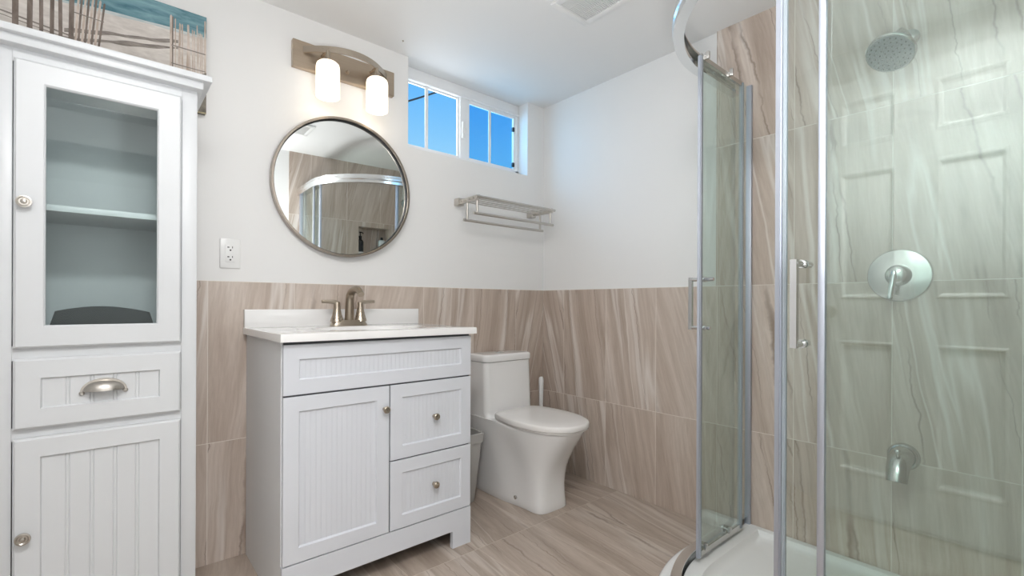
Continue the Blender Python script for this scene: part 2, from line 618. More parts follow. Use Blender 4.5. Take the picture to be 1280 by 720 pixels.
NX0, NX1, NZ0, NZ1 = -0.42, -0.13, 1.27, 1.60     # shower niche
DX0, DX1, DZ = -2.385, -1.60, 2.01                 # doorway
bm = B()
for x0, x1, z0, z1 in ((LX, DX0, 0, HC), (DX0, DX1, DZ, HC), (DX1, NX0, 0, HC), (NX0, NX1, 0, NZ0), (NX0, NX1, NZ1, HC), (NX1, 0.1, 0, HC)):
    box(bm, x0, x1, FY - PT, FY - 0.12, z0, z1)
box(bm, NX0 - .01, NX1 + .01, FY - 0.12, FY - 0.14, NZ0 - .01, NZ1 + .01)
struct('wall_front', bm, M['wall'], 'white wall around the doorway, seen in the round mirror', 'wall', smooth=False)
bm = B()
box(bm, -3.05, -3.0, -3.7, FY - 0.12, 0, HC)
box(bm, -1.0, -0.95, -3.7, FY - 0.12, 0, HC)
box(bm, -3.05, -0.95, -3.75, -3.7, 0, HC)
box(bm, -3.05, LX - 0.1, FY - 0.12, FY - 0.10, 0, HC)
struct('wall_hall', bm, M['wall'], 'white hallway walls beyond the doorway', 'wall', smooth=False)
struct('trim_1', bx(LX, 0.0, 0.0, PT, 0, 1.0423, bev=0.001, seg=1), M['tile_back'], 'beige stone tile wainscot behind the vanity', 'wall tiles', smooth=False)
bm = B()
box(bm, 0.0, PT, -1.0635, 0.0, 0, 1.0423)
box(bm, 0.0, PT, FY, -1.0635, 0, HC)
struct('trim_2', bm, M['tile_right'], 'beige stone tile wainscot and full-height shower tiles on the right wall', 'wall tiles', smooth=False)
bm = B()
TX = -0.99
for x0, x1, z0, z1 in ((TX, NX0, 0, HC), (NX0, NX1, 0, NZ0), (NX0, NX1, NZ1, HC), (NX1, 0.0, 0, HC)):
    box(bm, x0, x1, FY, FY - PT, z0, z1)
g = 0.004
for x0, x1, z0, z1 in ((NX0, NX0 + g, NZ0, NZ1), (NX1 - g, NX1, NZ0, NZ1), (NX0, NX1, NZ0, NZ0 + g), (NX0, NX1, NZ1 - g, NZ1)):
    box(bm, x0, x1, FY, FY - 0.10, z0, z1)
box(bm, NX0, NX1, FY - 0.10, FY - 0.105, NZ0, NZ1)
struct('trim_3', bm, M['tile_front'], 'stone shower tiles with a recessed niche, seen in the mirror', 'wall tiles', smooth=False)
bm = B()
for x0, x1, z0, z1 in ((DX0 - 0.03, DX0 + 0.0, 0, DZ + 0.06), (DX1, DX1 + 0.06, 0, DZ + 0.06), (DX0 - 0.03, DX1 + 0.06, DZ, DZ + 0.06)):
    box(bm, x0, x1, FY + 0.007, FY - PT, z0, z1, bev=0.002)
struct('trim_4', bm, M['door'], 'white door casing round the doorway', 'door trim')

# ------------------------------------------------------------------ window
win = thing('window_1', 'white vinyl sliding window high on the mirror wall with blue sky beyond', 'window', (WX0, 0.09, WZ), kind='structure')
yw = 0.09
bm = B()
fz0, fz1 = WZ, HC
box(bm, WX0, WX1, yw, yw + 0.035, fz1 - 0.052, fz1, bev=0.002)
box(bm, WX0, WX1, yw - 0.006, yw + 0.035, fz1 - 0.062, fz1 - 0.050, bev=0.002)
box(bm, WX0, WX1, yw, yw + 0.035, fz0, fz0 + 0.040, bev=0.002)
box(bm, WX0, WX0 + 0.035, yw, yw + 0.035, fz0, fz1 - 0.05, bev=0.002)
box(bm, WX1 - 0.022, WX1, yw, yw + 0.035, fz0, fz1 - 0.05, bev=0.002)
obj('window_frame', bm, M['vinyl'], win)


def sash(x0, x1, y0, y1, z0, z1, sl, sr, mun, glass, top=0.02):
    bm = B()
    box(bm, x0, x0 + sl, y0, y1, z0, z1, bev=0.002)
    box(bm, x1 - sr, x1, y0, y1, z0, z1, bev=0.002)
    box(bm, x0 + sl, x1 - sr, y0, y1, z0, z0 + 0.022, bev=0.002)
    box(bm, x0 + sl, x1 - sr, y0, y1, z1 - top, z1, bev=0.002)
    s = obj('sash', bm, M['vinyl'], win)
    obj('muntin', bx(mun - 0.009, mun + 0.009, y0 + 0.003, y1 - 0.003, z0 + 0.02, z1 - top + .002, bev=0.002), M['vinyl'], s)
    ym = (y0 + y1) / 2
    obj('pane', bx(x0 + sl - .003, x1 - sr + .003, ym - 0.002, ym + 0.002, z0 + 0.018, z1 - top + .004), glass, s, smooth=False)
    return s


sash(WX0 + 0.030, -0.520, yw + 0.018, yw + 0.032, WZ + 0.03, HC - 0.058, 0.02, 0.032, -0.742, M['win_glass'], top=0.010)
rs = sash(-0.545, WX1 - 0.020, yw + 0.004, yw + 0.016, WZ + 0.03, HC - 0.060, 0.062, 0.014, -0.338, M['win_screen'], top=0.022)
lt = bx(-0.537, -0.520, yw - 0.010, yw + 0.004, 1.86, 1.95, bev=0.003)
box(lt, -0.542, -0.515, yw - 0.016, yw - 0.006, 1.885, 1.915, bev=0.003)
obj('latch', lt, M['white_plastic'], rs)
bm = bx(-0.172, -0.158, yw - 0.002, yw + 0.010, 1.985, 2.010, bev=0.001)
box(bm, -0.172, -0.158, yw - 0.002, yw + 0.010, 1.775, 1.800, bev=0.001)
obj('stop_block', bm, M['black'], rs)

# overhead line outside
bm = B()
pa, pb = Vector((2.373, 6.0, 4.779)), Vector((3.079, 6.0, 5.185))
path = []
for i in range(25):
    t = -3 + 7 * i / 24
    q = pa.lerp(pb, t)
    q.z += 0.02 * (t - 0.5) ** 2
    path.append(q)
tube(bm, path, 0.017, 8)
tag(obj('power_line', bm, M['cable'], loc=pa), 'dark overhead cable crossing the sky outside the window', 'cable')

# ------------------------------------------------------------------ six-panel door standing open by the left wall
dr = thing('door_1', 'white six-panel door standing open, reflected in the shower glass', 'door', (-2.395, -2.03, 0), kind='structure')
dx1, dx0 = -2.378, -2.412
dy0, dy1 = -2.035, -1.265
bm = B()
ys = [dy0, -1.915, -1.700, -1.575, -1.362, dy1]
zs = [0.008, 0.20, 0.80, 0.99, 1.57, 1.685, 1.897, 1.99]
fx = dx1
V = {}


def dv(y, z, x=fx):
    key = (round(y, 4), round(z, 4), round(x, 4))
    if key not in V:
        V[key] = bm.verts.new((x, y, z))
    return V[key]


for i in range(5):
    for j in range(7):
        y0, y1, z0, z1 = ys[i], ys[i + 1], zs[j], zs[j + 1]
        if i in (1, 3) and j in (1, 3, 5):
            steps = [(0, 0), (0.006, 0.004), (0.012, 0.003), (0.022, -0.012), (0.028, -0.012), (0.056, -0.002)]
            prev = None
            for ins, dpt in steps:
                r = [dv(y0 + ins, z0 + ins, fx + dpt), dv(y1 - ins, z0 + ins, fx + dpt), dv(y1 - ins, z1 - ins, fx + dpt), dv(y0 + ins, z1 - ins, fx + dpt)]
                if prev:
                    for q in range(4):
                        bm.faces.new((prev[q], prev[(q + 1) % 4], r[(q + 1) % 4], r[q]))
                prev = r
            bm.faces.new(prev)
        else:
            bm.faces.new((dv(y0, z0), dv(y1, z0), dv(y1, z1), dv(y0, z1)))
bk = [bm.verts.new((dx0, y, z)) for y, z in ((dy0, zs[0]), (dy1, zs[0]), (dy1, zs[-1]), (dy0, zs[-1]))]
bm.faces.new(bk)
yl, zl = ys, zs
bm.faces.new([dv(y, zs[0]) for y in ys] + [bk[1], bk[0]])
bm.faces.new([dv(y, zs[-1]) for y in ys] + [bk[2], bk[3]])
bm.faces.new([dv(ys[0], z) for z in zs] + [bk[3], bk[0]])
bm.faces.new([dv(ys[-1], z) for z in zs] + [bk[2], bk[1]])
obj('door_leaf', bm, M['door'], dr, angle=20)
bm = lathe(B(), (fx, -1.325, 0.93), (1, 0, 0), [(0, 0.030), (0.006, 0.030), (0.010, 0.012), (0.030, 0.011), (0.036, 0.022), (0.048, 0.027), (0.058, 0.022), (0.062, 0.0)], 24)
obj('door_knob', bm, M['nickel'], dr)

# ================================================================== vanity
vx0, vx1 = -1.594, -0.885
vyf, vyb = -0.486, -0.003
van = thing('vanity_cabinet', 'white beadboard vanity cabinet with one door and two drawers', 'cabinet', ((vx0 + vx1) / 2, vyf, 0))
bm = B()
box(bm, vx0, vx0 + 0.016, vyf + 0.018, vyb, 0, 0.842)
box(bm, vx1 - 0.016, vx1, vyf + 0.018, vyb, 0, 0.842)
box(bm, vx0 + 0.016, vx1 - 0.016, vyf + 0.02, vyb, 0.105, 0.121)
box(bm, vx0 + 0.016, vx1 - 0.016, vyb - 0.012, vyb, 0.105, 0.842)
box(bm, vx0 + 0.016, vx1 - 0.016, vyf + 0.018, vyf + 0.034, 0.145, 0.842)
obj('body', bm, M['side'], van, smooth=False)
# base rail with feet
bm = B()
pts = [(vx0, 0), (vx0 + 0.085, 0), (vx0 + 0.085, 0.068), (vx1 - 0.085, 0.068), (vx1 - 0.085, 0), (vx1, 0), (vx1, 0.146), (vx0, 0.146)]
f0 = [bm.verts.new((x, vyf, z)) for x, z in pts]
f1 = [bm.verts.new((x, vyf + 0.018, z)) for x, z in pts]
bm.faces.new(f0)
bm.faces.new(f1[::-1])
for i in range(8):
    j = (i + 1) % 8
    bm.faces.new((f0[i], f0[j], f1[j], f1[i]))
obj('base_rail', bm, M['lacquer'], van, smooth=False)
obj('toe_kick', bx(vx0 + 0.016, vx1 - 0.016, vyf + 0.075, vyf + 0.090, 0.035, 0.105), M['side'], van, smooth=False)
obj('gap_shade_sheet', bx(vx0 + 0.006, vx1 - 0.006, vyf + 0.008, vyf + 0.018, 0.146, 0.842), M['gap_shade'], van, smooth=False)  # dark sheet, paints the shade seen in the gaps between the fronts


def knob(parent, x, y, z, mat, r=0.013, name='knob'):
    bm = lathe(B(), (x, y, z), (0, -1, 0), [(0, 0.007), (0.003, 0.0065), (0.008, 0.005), (0.013, 0.006), (0.016, r * 0.9), (0.020, r), (0.024, r * 0.92), (0.026, r * 0.75), (0.027, 0.0)], 24)
    return obj(name, bm, mat, parent)


vg = (0.0165, 0.0011, True)
obj('false_front', shaker(B(), vx0 + 0.002, vx1 - 0.001, 0.675, 0.832, vyf + 0.018, vyf, 0.046, 0.007, 0.0015, vg, 0.004), M['lacquer'], van)
d = obj('door', shaker(B(), vx0 + 0.002, -1.2405, 0.1495, 0.669, vyf + 0.018, vyf, 0.046, 0.007, 0.0015, vg, 0.004), M['lacquer'], van)
knob(d, -1.2595, vyf, 0.590, M['nickel_v'])
for z0, z1, zk in ((0.4005, 0.669, 0.535), (0.1495, 0.3955, 0.278)):
    d = obj('drawer', shaker(B(), -1.2355, vx1 - 0.001, z0, z1, vyf + 0.018, vyf, 0.046, 0.007, 0.0015, vg, 0.004), M['lacquer'], van)
    knob(d, -1.057, vyf, zk, M['nickel_v'])

# countertop with integral oval basin and backsplash
cx0, cx1, cy0, cy1, cz0, cz1 = -1.606, -0.874, -0.508, -0.001, 0.842, 0.867
top = thing('vanity_countertop', 'glossy white vanity top with oval basin and low backsplash', 'countertop', ((cx0 + cx1) / 2, cy0, cz0))
bm = B()
bcx, bcy, ra, rb = -1.228, -0.285, 0.205, 0.140
N = 64
b = 0.003


def rim_pt(i, s, z):
    a = 2 * PI * i / N
    return (bcx + ra * s * math.cos(a), bcy + rb * s * math.sin(a), z)


def sq_pt(i, x0, x1, y0, y1, z):
    a = 2 * PI * i / N
    c, s = math.cos(a), math.sin(a)
    # project direction onto rectangle
    tx = ((x1 - bcx) / c) if c > 1e-9 else (((x0 - bcx) / c) if c < -1e-9 else 1e9)
    ty = ((y1 - bcy) / s) if s > 1e-9 else (((y0 - bcy) / s) if s < -1e-9 else 1e9)
    t = min(tx, ty)
    return (bcx + c * t, bcy + s * t, z)


# snap a few samples to the corners so the slab stays square
ang = []
for (X, Y) in ((cx1, cy1), (cx0, cy1), (cx0, cy0), (cx1, cy0)):
    ang.append(round((math.atan2(Y - bcy, X - bcx) % (2 * PI)) / (2 * PI) * N) % N)
corn = dict(zip(ang, ((cx1, cy1), (cx0, cy1), (cx0, cy0), (cx1, cy0))))


def slab_ring(ins, z):
    out = []
    for i in range(N):
        if i in corn:
            X, Y = corn[i]
            X += -ins if X == cx1 else ins
            Y += -ins if Y == cy1 else ins
            out.append((X, Y, z))
        else:
            out.append(sq_pt(i, cx0 + ins, cx1 - ins, cy0 + ins, cy1 - ins, z))
    return out


rings = [slab_ring(0, cz0), slab_ring(0, cz1 - b), slab_ring(b * 0.3, cz1 - b * 0.3), slab_ring(b, cz1)]
rings += [[rim_pt(i, s, z) for i in range(N)] for s, z in ((1.06, cz1), (1.02, cz1 - 0.001), (0.99, cz1 - 0.005), (0.95, cz1 - 0.03), (0.86, cz1 - 0.07), (0.68, cz1 - 0.105), (0.40, cz1 - 0.122), (0.12, cz1 - 0.126))]
loft(bm, rings, cap=False)
bm.faces.new([bm.verts[i] for i in []]) if False else None
obj('slab', bm, M['counter'], top)
obj('backsplash', bx(cx0 + 0.002, -0.860, -0.020, -0.0005, cz1 - 0.001, 0.936, bev=0.002), M['counter'], top)
obj('drain', lathe(B(), (bcx, bcy, cz1 - 0.128), (0, 0, 1), [(0, 0.028), (0.004, 0.028), (0.006, 0.022), (0.006, 0.0)], 24), M['nickel'], top)

# faucet
fa = thing('faucet', 'brushed nickel two-handle centerset faucet on the vanity top', 'faucet', (-1.228, -0.085, cz1))
fx0, fy0 = -1.228, -0.085
bm = B()
# tapering oblong base plate
ring = []
for z, s in ((cz1, 1.0), (cz1 + 0.006, 1.0), (cz1 + 0.012, 0.94), (cz1 + 0.024, 0.86)):
    r = []
    hx, hy, n_ = 0.076 * s, 0.027 * s, 32
    for i in range(n_):
        a = 2 * PI * i / n_
        c, s_ = math.cos(a), math.sin(a)
        r.append((fx0 + hx * math.copysign(abs(c) ** 0.35, c), fy0 + hy * math.copysign(abs(s_) ** 0.6, s_), z))
    ring.append(r)
loft(bm, ring)
obj('base_plate', bm, M['nickel'], fa)
bm = B()
sp_pts = []
for i in range(22):
    t = i / 21
    if t < 0.45:
        k = t / 0.45
        sp_pts.append((fx0, fy0 - 0.004 - 0.006 * k, cz1 + 0.020 + 0.092 * k))
    else:
        k = (t - 0.45) / 0.55
        a = k * PI * 0.86
        sp_pts.append((fx0, fy0 - 0.010 - 0.060 * (1 - math.cos(a)), cz1 + 0.112 + 0.040 * math.sin(a)))
tube(bm, sp_pts, 0.0150, 18, scales=[1.30 - 0.40 * (i / 21) for i in range(22)])
obj('spout', bm, M['spout'], fa)
for s in (-1, 1):
    bm = lathe(B(), (fx0 + s * 0.050, fy0, cz1 + 0.018), (0, 0, 1), [(0, 0.027), (0.012, 0.024), (0.030, 0.0185), (0.050, 0.0145), (0.066, 0.0130), (0.074, 0.013), (0.080, 0.012), (0.083, 0.008), (0.084, 0.0)], 24)
    h = obj('handle', bm, M['nickel_v'], fa)
    bm = B()
    px = fx0 + s * 0.050
    tube(bm, [(px, fy0, cz1 + 0.090), (px + s * 0.010, fy0, cz1 + 0.099), (px + s * 0.026, fy0, cz1 + 0.100), (px + s * 0.050, fy0 - 0.001, cz1 + 0.101), (px + s * 0.062, fy0 - 0.001, cz1 + 0.101)], 0.0105, 14,
         scales=[(1, 1), (0.95, 0.95), (0.8, 0.8), (0.72, 0.72), (0.66, 0.66)])
    obj('lever', bm, M['nickel'], h)

# ================================================================== tall linen cabinet
lx0, lx1 = -2.218, -1.798
lyf, lyb = -0.345, -0.032
lin = thing('linen_cabinet', 'tall white linen cabinet with glass door, drawer and beadboard door', 'cabinet', ((lx0 + lx1) / 2, lyf, 0))
bm = B()
box(bm, lx0, lx0 + 0.016, lyf + 0.016, lyb, 0, 1.595)
box(bm, lx1 - 0.016, lx1, lyf + 0.016, lyb, 0, 1.595)
box(bm, lx0 + 0.016, lx1 - 0.016, lyb - 0.006, lyb, 0.05, 1.595)
for z0, z1 in ((0.05, 0.066), (0.628, 0.640), (0.868, 0.884), (1.579, 1.595)):
    box(bm, lx0 + 0.016, lx1 - 0.016, lyf + 0.016, lyb - 0.006, z0, z1)
obj('body', bm, M['lacquer_warm'], lin, smooth=False)
bm = B()
box(bm, lx0, lx0 + 0.036, lyf, lyf + 0.016, 0, 1.595, bev=0.0015)
box(bm, lx1 - 0.038, lx1, lyf, lyf + 0.016, 0, 1.595, bev=0.0015)
for z0, z1 in ((0.02, 0.10), (0.615, 0.648), (0.815, 0.852), (1.560, 1.595)):
    box(bm, lx0 + 0.036, lx1 - 0.038, lyf + 0.001, lyf + 0.016, z0, z1)
obj('face_frame', bm, M['lacquer_warm'], lin)
bm = B()
box(bm, lx0 - 0.012, lx1 + 0.012, lyf - 0.030, lyb, 1.594, 1.617, bev=0.003)
box(bm, lx0 - 0.032, lx1 + 0.032, lyf - 0.046, lyb, 1.616, 1.634, bev=0.003)
obj('cornice', bm, M['lacquer_warm'], lin)
obj('shelf', bx(lx0 + 0.017, lx1 - 0.017, -0.318, -0.042, 1.201, 1.217, bev=0.001), M['lacquer_warm'], lin)
ddx0, ddx1, dyf = -2.179, -1.838, -0.361
d = obj('door', shaker(B(), ddx0, ddx1, 0.846, 1.566, lyf, dyf, 0.053, 0.0, 0.005, None, 0.004, hole=True), M['lacquer_warm'], lin)
d['label'] = 'upper door with glass'
obj('glass_pane', bx(-2.129, -1.888, -0.352, -0.349, 0.896, 1.518), M['cab_glass'], d, smooth=False)
bm = lathe(B(), (-2.159, dyf, 1.209), (0, -1, 0), [(0, 0.006), (0.012, 0.005), (0.014, 0.013), (0.017, 0.0150), (0.020, 0.0145), (0.0205, 0.0115), (0.019, 0.0095), (0.019, 0.006), (0.022, 0.004), (0.023, 0.0)], 28)
obj('knob', bm, M['pull'], d)
lg = (0.0475, 0.0032, True)
d = obj('drawer', shaker(B(), ddx0, ddx1, 0.644, 0.8195, lyf, dyf, 0.049, 0.007, 0.005, lg, 0.003), M['lacquer_warm'], lin)
# cup pull
bm = B()
cxp, czp = -2.008, 0.732
rr = []
for i in range(17):
    a = PI * i / 16
    row = []
    for j in range(9):
        bb = (PI / 2) * j / 8
        row.append((cxp + 0.041 * math.cos(a), dyf + 0.007 - 0.004 - 0.024 * math.sin(a) * math.sin(bb) - 0.001, czp + 0.026 * math.sin(a) * math.cos(bb) - 0.006 + 0.000))
    rr.append([bm.verts.new(p) for p in row])
for a_, b_ in zip(rr, rr[1:]):
    for j in range(8):
        bm.faces.new((a_[j], a_[j + 1], b_[j + 1], b_[j]))
bmesh.ops.remove_doubles(bm, verts=bm.verts[:], dist=1e-5)
bmesh.ops.solidify(bm, geom=bm.faces[:], thickness=0.0022)
sweep(bm, [(cxp + 0.045 * math.cos(PI * i / 20), dyf + 0.0035, czp - 0.008 + 0.031 * math.sin(PI * i / 20)) for i in range(21)], rect(0.0035, 0.0042), up_hint=(0, 1, 0))
for s in (-1, 1):
    lathe(bm, (cxp + s * 0.0445, dyf + 0.007, czp - 0.010), (0, -1, 0), [(0, 0.006), (0.006, 0.006), (0.009, 0.003), (0.009, 0)], 16)
obj('cup_pull', bm, M['pull'], d)
d = obj('door', shaker(B(), ddx0, ddx1, 0.115, 0.621, lyf, dyf, 0.049, 0.007, 0.005, lg, 0.003), M['lacquer_warm'], lin)
d['label'] = 'lower beadboard door'
bm = lathe(B(), (-2.159, dyf, 0.379), (0, -1, 0), [(0, 0.006), (0.012, 0.005), (0.014, 0.013), (0.017, 0.0150), (0.020, 0.0145), (0.0205, 0.0115), (0.019, 0.0095), (0.019, 0.006), (0.022, 0.004), (0.023, 0.0)], 28)
obj('knob', bm, M['pull'], d)

# black case standing inside behind the glass
bm = B()
prof = []
for i in range(21):
    t = i / 20
    x = -2.120 + 0.225 * t
    edge_ = min(1.0, min(t, 1 - t) / 0.06)
    hgt = 0.884 + 0.040 * math.sqrt(1 - (1 - edge_) ** 2) + 0.026 * math.sin(PI * (0.18 + 0.70 * t)) ** 1.3
    prof.append((x, hgt))
pp = [(-2.120, 0.8845)] + prof + [(-1.895, 0.8845)]
f0 = [bm.verts.new((x, -0.285, z)) for x, z in pp]
f1 = [bm.verts.new((x, -0.120, z)) for x, z in pp]
bm.faces.new(f0)
bm.faces.new(f1[::-1])
for i in range(len(pp)):
    j = (i + 1) % len(pp)
    bm.faces.new((f0[i], f0[j], f1[j], f1[i]))
bmesh.ops.bevel(bm, geom=[e_ for e_ in bm.edges if len({round(v.co.y, 3) for v in e_.verts}) == 1], offset=0.006, segments=2, affect='EDGES')
tag(obj('storage_case', bm, M['black'], loc=(-2.008, -0.20, 0.884)), 'black arched-top case standing inside the glass cabinet', 'case')

# ------------------------------------------------------------------ beach print on canvas
px0, px1, pz0, pz1 = -2.375, -1.731, 1.646, 1.990
pyf, pyb = -0.024, PT
pic = thing('canvas_print', 'beach canvas print with weathered dune fences on wall above cabinet', 'picture', ((px0 + px1) / 2, PT, pz0))
obj('canvas', bx(px0, px1, pyf, pyb, pz0, pz1), M['art_side'], pic, smooth=False)
bm = B()
keys = ['art_sand', 'art_sea', 'art_foam', 'art_band', 'art_slat', 'art_slat_light', 'art_grass', 'art_side']
layer = [0]


def art(poly, mi):
    layer[0] += 1
    y = pyf - 0.0002 - layer[0] * 0.000012
    bm.faces.new([bm.verts.new((x, y, z)) for x, z in poly]).material_index = mi


def U(t):
    return px0 + (px1 - px0) * t


def Z(t):
    return pz0 + (pz1 - pz0) * t


art([(px0, pz0), (px1, pz0), (px1, pz1), (px0, pz1)], 0)


def wavy(u0_, u1_, zlo, zhi, amp, seed, n_=40):
    rnd = random.Random(seed)
    ph = [rnd.uniform(0, 6.28) for _ in range(4)]

    def w(t, s):
        return amp * (math.sin(t * 9 + ph[s]) + 0.6 * math.sin(t * 23 + ph[s + 1]))
    lo = [(U(u0_ + (u1_ - u0_) * i / n_), Z(zlo(i / n_) + w(i / n_, 0))) for i in range(n_ + 1)]
    hi = [(U(u0_ + (u1_ - u0_) * i / n_), Z(min(1.0, zhi(i / n_) + w(i / n_, 2)))) for i in range(n_ + 1)]
    return lo + hi[::-1]


art(wavy(0, 1, lambda t: 0.66 + 0.11 * t, lambda t: 1.2, 0.005, 3), 2)
art(wavy(0, 1, lambda t: 0.69 + 0.105 * t, lambda t: 1.2, 0.005, 4), 1)
art(wavy(0.42, 0.87, lambda t: 0.45 + 0.19 * t, lambda t: 0.485 + 0.185 * t, 0.006, 5), 3)
art(wavy(0.40, 0.87, lambda t: 0.36 + 0.215 * t, lambda t: 0.395 + 0.215 * t, 0.007, 6), 3)
art(wavy(0.0, 1, lambda t: 0.0, lambda t: 0.06, 0.01, 7), 6)


def slat(u, w, zlo, zhi, lean, mi):
    a, c = U(u - w / 2), U(u + w / 2)
    L = lean * (px1 - px0)
    art([(a, Z(zlo)), (c, Z(zlo)), (c + L, Z(zhi)), ((a + c) / 2 + L, Z(zhi + 0.012)), (a + L, Z(zhi - 0.005))], mi)


rnd = random.Random(11)
for z0_, z1_ in ((0.43, 0.445), (0.40, 0.408)):
    art([(U(0), Z(z0_ + .1)), (U(0.46), Z(z0_ - .02)), (U(0.46), Z(z1_ - .02)), (U(0), Z(z1_ + .1))], 3)
for u, w in ((0.05, 0.02), (0.12, 0.022), (0.19, 0.022), (0.257, 0.021), (0.303, 0.019), (0.342, 0.014), (0.377, 0.015), (0.408, 0.014), (0.444, 0.019)):
    slat(u, w, 0.30 + rnd.uniform(-.05, .05), 0.985, rnd.uniform(-0.004, 0.004), 4)
for i, u in enumerate((0.458, 0.468, 0.480, 0.490, 0.503, 0.513, 0.526, 0.540)):
    slat(u, 0.0085, 0.30 + rnd.uniform(-.03, .03), 0.90 - 0.014 * i, 0.016 + 0.0015 * i, 5 if i % 2 == 0 else 4)
art([(U(0.455), Z(0.64)), (U(0.565), Z(0.63)), (U(0.565), Z(0.638)), (U(0.455), Z(0.65))], 3)
slat(0.838, 0.010, 0.05, 0.90, 0.0, 5)
slat(0.8455, 0.006, 0.05, 0.89, 0.0, 4)
for i in range(15):
    u = 0.858 + 0.0088 * i
    slat(u, 0.0052, 0.08, 0.88 - rnd.uniform(0, 0.08), rnd.uniform(-0.014, 0.014), 5)
slat(0.993, 0.008, 0.05, 0.95, 0.0, 5)
for (z0_, z1_) in ((0.42, 0.43), (0.60, 0.612)):
    art([(U(0.84), Z(z0_)), (U(0.995), Z(z0_)), (U(0.995), Z(z1_)), (U(0.84), Z(z1_))], 3)
art([(U(0.84), Z(0)), (U(1), Z(0)), (U(1), Z(0.42)), (U(0.95), Z(0.36)), (U(0.9), Z(0.38)), (U(0.84), Z(0.32))], 7)
obj('print', bm, [M[k_] for k_ in keys], pic, smooth=False)

# ================================================================== things on the mirror wall
# outlet
ox, oz = -1.6485, 1.147
out = thing('wall_outlet', 'white duplex outlet plate on the wall beside the tall cabinet', 'outlet', (ox, PT, oz))
obj('cover_plate', bx(ox - 0.034, ox + 0.034, PT - 0.006, PT, oz - 0.056, oz + 0.056, bev=0.003), M['white_plastic'], out)
bm = bx(ox - 0.016, ox + 0.016, PT - 0.008, PT - 0.004, oz - 0.033, oz + 0.033, bev=0.001)
rc_ = obj('receptacle', bm, M['white_plastic'], out)
bm = B()
for s in (-1, 1):
    zc = oz + s * 0.018
    box(bm, ox - 0.010, ox - 0.0035, PT - 0.0086, PT - 0.0075, zc + 0.003, zc + 0.0068)
    box(bm, ox + 0.0055, ox + 0.0078, PT - 0.0086, PT - 0.0075, zc + 0.0015, zc + 0.0085)
    lathe(bm, (ox, PT - 0.0075, zc - 0.0060), (0, -1, 0), [(0, 0.0030), (0.0011, 0.0030)], 14)
obj('slots', bm, M['slot'], rc_)

# round mirror
mx, mz, mR = -1.218, 1.4575, 0.297
mir = thing('wall_mirror', 'round mirror in a thin brushed metal frame above the vanity', 'mirror', (mx, -0.008, mz))
bm = lathe(B(), (mx, -0.008 + 0.002, mz), (0, -1, 0), [(0, mR - 0.004), (0, mR), (0.029, mR), (0.030, mR - 0.001), (0.030, mR - 0.0085), (0.029, mR - 0.0095), (0.012, mR - 0.0095), (0.0, mR - 0.0095), (0, mR - 0.004)], 96, cap=False)
obj('frame', bm, M['bronze'], mir)
obj('backing', lathe(B(), (mx, -0.006, mz), (0, -1, 0), [(0, mR - 0.003), (0.006, mR - 0.003)], 96), M['black'], mir)
bm = lathe(B(), (mx, -0.0125, mz), (0, -1, 0), [(0, mR - 0.0090), (0.004, mR - 0.0090)], 96)
obj('mirror_glass', bm, M['mirror'], mir, angle=20)
bm = lathe(B(), (mx, -0.0160, mz), (0, -1, 0), [(0, mR - 0.0135), (0, mR - 0.0090), (0.0105, mR - 0.0090), (0.0105, mR - 0.0120), (0.004, mR - 0.0130), (0, mR - 0.0135)], 96, cap=False)
obj('inner_rim', bm, M['black'], mir)
mir.rotation_euler = (math.radians(0.6), 0, math.radians(-1.6))

# vanity light
bx0, bx1, bz0, bz1 = -1.434, -0.990, 1.921, 2.031
bcx_ = (bx0 + bx1) / 2
vl = thing('vanity_light', 'brushed nickel two-lamp vanity light above the round mirror', 'wall light', (bcx_, PT, 1.976))
bm = bx(bx0, bx1, PT - 0.024, PT, bz0, bz1, bev=0.0015, seg=1)
obj('backplate', bm, M['plate'], vl)


def archy(t):   # t in -1..1 -> distance from wall
    return -0.016 - 0.100 * (1 - t * t)


bm = B()
path = [(bcx_ + 0.182 * t, archy(t), 1.998) for t in [i / 24 - 1 for i in range(49)]]
sweep(bm, path, [(-0.0025, -0.0125), (0.0025, -0.0125), (0.0025, 0.0125), (-0.0025, 0.0125)], up_hint=(0, 0, 1))
obj('arched_bar', bm, M['nickel'], vl)
bm = lathe(B(), (bcx_, PT - 0.024, 1.962), (0, -1, 0), [(0, 0.007), (0.003, 0.0075), (0.010, 0.006), (0.014, 0.0035), (0.015, 0)], 20)
obj('finial', bm, M['nickel_v'], vl)
for s in (-1, 1):
    sx = bcx_ + s * 0.1065
    sy = archy(s * 0.1065 / 0.182)
    bm = lathe(B(), (sx, sy, 1.944), (0, 0, 1), [(-0.004, 0.022), (0.006, 0.022), (0.012, 0.010), (0.048, 0.008)], 24)
    tube(bm, [(sx, sy, 1.995), (sx, PT - 0.022, 1.995)], 0.006, 12)
    h = obj('lamp_holder', bm, M['nickel_v'], vl)
    R = 0.0465
    bm = lathe(B(), (sx, sy - 0.002, 1.800), (0, 0, 1), [(0.002, R - 0.006), (0, R - 0.003), (0.002, R), (0.120, R), (0.134, R - 0.003), (0.141, R - 0.010), (0.144, R - 0.022), (0.144, 0.012)], 40, cap=False)
    obj('shade', bm, M['shade'], vl)
    ld = bpy.data.lights.new('vanity_bulb', 'POINT')
    ld.energy = 0.12
    ld.color = (1.0, 0.80, 0.55)
    ld.shadow_soft_size = 0.03
    lo = bpy.data.objects.new('vanity_bulb', ld)
    lo.location = (sx, sy - 0.002, 1.780)
    COL.objects.link(lo)

